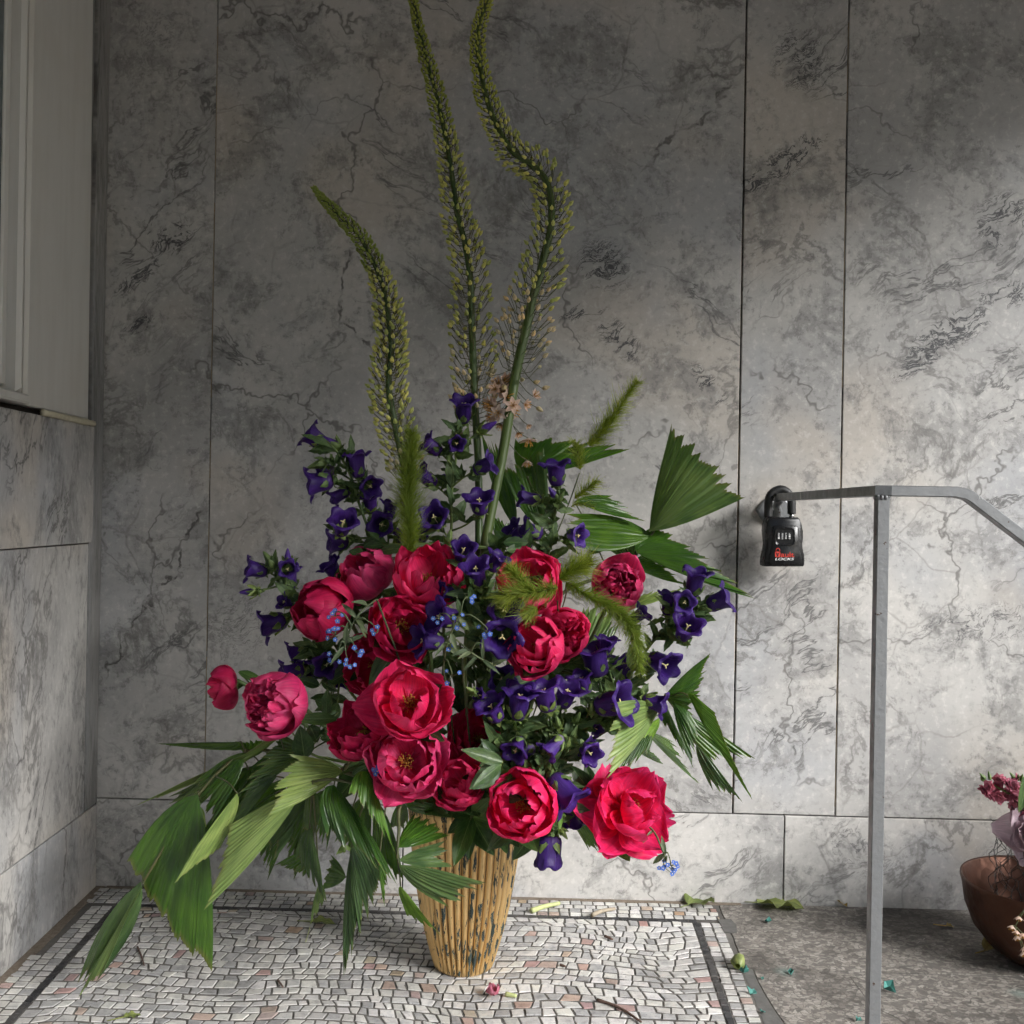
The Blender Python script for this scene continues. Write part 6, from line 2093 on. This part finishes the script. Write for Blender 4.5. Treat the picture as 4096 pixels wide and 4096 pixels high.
# leaf sprays added out of view to shade the bowl and the floor beside it
rng.seed(901)
for gi, (gx, gy, gz, lab) in enumerate(((1.33, 1.80, .28, 'unseen leafy spray added past the frame edge to shade the copper bowl'), (1.42, 1.70, .32, 'low unseen leafy spray added to shade the copper bowl'), (1.28, 1.90, .42, 'tall unseen leafy spray added to shade the copper bowl'), (1.44, 1.62, .42, 'long unseen leafy branch added to shade the floor by the bowl'), (1.52, 1.52, .56, 'highest unseen leafy branch added to shade the floor by the bowl'))):
    r0 = Vector((gx, gy, gz))
    t = thing('leaf_spray', BC + Vector((0, 0, .04)), lab, 'leaves', 'leaf sprays added to shade the copper bowl and floor')
    m = MB()
    m.tube(spline([BC + Vector((.02, 0, .04)), (BC + r0) / 2 + Vector((0, 0, .08)), r0], 5), .003, 6)
    for k in range(34):
        b_ = r0 + Vector((U(-.10, .12), U(-.12, .10), U(-.17, .12)))
        d = Vector((U(-.7, 1), U(-1, .5), U(-.5, .8))).normalized()
        m.tube([r0, b_], .0011, 4, False)
        leaf_part(t, b_, b_ + d * U(.06, .10), U(.018, .028), M_broad, up=Vector((U(-1, 1), U(-1, 1), 1)), sag=U(.05, .3))
    part('stem', m.v, m.f, M_stem, t, uvs=m.uv)
rng.setstate(rs0)

# ------------------------------------------------------------------ things fallen on the floor
M_dry = leaf_mat('fallen_green_leaf', (0.16, 0.20, 0.06), (0.25, 0.28, 0.10), .5, 8.0, .15, True)
M_ochre = leaf_mat('fallen_ochre_leaf', (0.30, 0.20, 0.06), (0.42, 0.30, 0.10), .6, 8.0, .15, True)
M_teal = plain('teal_paint_flake', (0.05, 0.20, 0.17), .7)
M_twig = plain('dry_twig', (0.10, 0.06, 0.045), .8)
M_cut = plain('cut_stem', (0.42, 0.46, 0.20), .6)


def fallen_leaf(name, reg, B, T, hw_, mat, label, cat='leaf', fold=.4, lift=.006, tube_stem=True):
    b_, t_ = fpt(reg, *B), fpt(reg, *T)
    b_.z, t_.z = lift, lift * .6
    th = thing(name, (b_.x, b_.y, 0), label, cat)
    vv, ff, uv = leaf_grid(b_, t_, hw_, Vector((0, 0, 1)), sag=.05, fold=fold, wavy=.22, nu=11, nv=7)
    lo = min(p.z for p in vv)
    vv = [p - Vector((0, 0, lo - .0012)) for p in vv]
    part('blade', vv, ff, mat, th, uvs=uv)
    if tube_stem:
        d = (b_ - t_).normalized()
        v, f = tube([vv[3], vv[3] + d * .012 + Vector((0, 0, -.001)), vv[3] + d * .026 + Vector((0, 0, -.002))], [.0012, .001, .001], 5)
        part('leaf_stalk', v, f, mat, th, uvs=[(0, 0)] * len(v))
    return th


fallen_leaf('fallen_leaf', 7, (345, 1225), (625, 1250), .046, M_dry, 'large crumpled green leaf lying by the wall on the stone floor')
fallen_leaf('fallen_leaf', 7, (-60, 1235), (75, 1195), .036, M_dry, 'green fallen leaf at the back corner of the mosaic')
fallen_leaf('fallen_leaf', 7, (1700, 1510), (1825, 1480), .022, M_ochre, 'ochre fallen leaf in front of the copper bowl')
fallen_leaf('fallen_leaf', 7, (815, 1212), (880, 1240), .012, M_ochre, 'small pale dry leaf scrap by the wall behind the post', fold=.8)
fallen_leaf('fallen_leaf', 7, (1470, 1360), (1515, 1362), .008, M_ochre, 'tiny brown leaf scrap in the shade left of the bowl', fold=.5)
fallen_leaf('fallen_leaf', 5, (1545, 1335), (1700, 1345), .014, M_dry, 'green leaf scrap on the mosaic under the palm tips')
fallen_leaf('fallen_leaf', 5, (440, 1905), (540, 1880), .010, M_dry, 'pale leaf scrap on the mosaic at the lower left edge', fold=.2)


def stick(name, reg, pts, r, mat, label, cat):
    P_ = [fpt(reg, x, y) + Vector((0, 0, r + .0006)) for x, y in pts]
    th = thing(name, (P_[0].x, P_[0].y, 0), label, cat)
    sp_ = spline(P_, 5)
    v, f = tube(sp_, [r * (1 - .35 * i / len(sp_)) for i in range(len(sp_))], 7)
    part('stalk', v, f, mat, th)
    return th


stick('cut_stem', 6, [(1078, 1278), (1150, 1252), (1245, 1232)], .0058, M_cut, 'pale green cut stem lying on the mosaic behind the vase', 'cut stem')
stick('twig', 6, [(1440, 1300), (1500, 1275), (1575, 1262)], .0048, plain('dry_pod', (0.32, 0.27, 0.2), .8), 'dry curled pod on the black border line of the mosaic', 'seed pod')
stick('twig', 6, [(1470, 1800), (1560, 1830), (1640, 1870), (1730, 1932)], .0028, M_twig, 'dark red-brown twig lying at the bottom edge of the mosaic', 'twig')
stick('twig', 6, [(1515, 1420), (1560, 1440)], .003, M_twig, 'short dark twig scrap on the mosaic right of the vase', 'twig')
stick('twig', 6, [(1250, 1590), (1280, 1600)], .0026, M_twig, 'tiny dark crumb on the mosaic right of the vase foot', 'twig')
stick('twig', 5, [(520, 1480), (545, 1540), (560, 1590)], .0018, M_twig, 'thin dark twig on the mosaic behind the big hanging leaflet', 'twig')
stick('cut_stem', 6, [(925, 1770), (990, 1782)], .0042, M_cut, 'short pale cut stem on the mosaic beside the fallen petal', 'cut stem')
stick('twig', 5, [(1355, 1680), (1385, 1720)], .002, M_twig, 'small dark twig on the mosaic left of the palm tip', 'twig')
stick('grass_stalk', 5, [(1545, 1360), (1520, 1450)], .0009, M_cut, 'thin pale stalk on the mosaic below the palm tips', 'stalk')
rng.seed(888)
fp = fpt(6, 850, 1775)
FPT = thing('fallen_petal', (fp.x, fp.y, 0), 'crumpled pink petal fallen on the mosaic in front of the vase', 'petal')
for k in range(3):
    vv, ff, uv = petal(.026, .014, 10, 150, .5, U(0, 90), nu=8, nv=7, cup=.5)
    Rm = Matrix.Translation((fp.x, fp.y, .004)) @ Matrix.Rotation(k * 2.1, 4, 'Z')
    part('petal', [Rm @ q for q in vv], ff, M_stock, FPT, uvs=uv)
bud_p = fpt(7, 230, 1590)
BD = thing('fallen_bud', (bud_p.x, bud_p.y, 0), 'yellow-green flower bud lying on the mosaic edge near the post', 'bud')
put('bud', mesh('bud', LB_V, LB_F, M_dry, True, uvs=LB_UV), BD, axis_matrix(bud_p + Vector((-.004, -.022, .011)), Vector((.25, 1, .05)), .045))
for x, y, s_, lab in [(410, 1330, .012, 'teal paint flake on the stone floor below the large green leaf'), (268, 1632, .014, 'teal paint flake beside the yellow-green bud'), (545, 1632, .011, 'teal paint flake lying along the terrazzo joint'),
                      (318, 1755, .014, 'teal paint flake at the edge of the mosaic tiles'), (1130, 1738, .022, 'largest teal paint flake, right of the handrail post'), (382, 1865, .010, 'teal paint flake near the bottom corner of the mosaic'), (945, 1915, .009, 'teal paint flake at the bottom edge by the post'), (375, 1665, .007, 'tiny teal paint crumb on the cement strip')]:
    p = fpt(7, x, y)
    th = thing('paint_flake', (p.x, p.y, 0), lab, 'paint flake', 'teal paint flakes on the floor')
    n = 7
    ring = [p + Vector((math.cos(2 * PI * k / n) * s_ * U(.3, .7), math.sin(2 * PI * k / n) * s_ * U(.3, .7), U(.001, .012) * s_ / .012)) for k in range(n)]
    ring2 = [q + Vector((U(-.001, .001), 0, -.0012)) for q in ring]
    ctr = p + Vector((0, 0, .002))
    part('flake', ring + ring2 + [ctr, ctr + Vector((0, 0, -.001))], [(k, (k + 1) % n, 2 * n) for k in range(n)] + [(n + (k + 1) % n, n + k, 2 * n + 1) for k in range(n)] + [(k, k + n, (k + 1) % n + n, (k + 1) % n) for k in range(n)], M_teal, th, smooth=False)
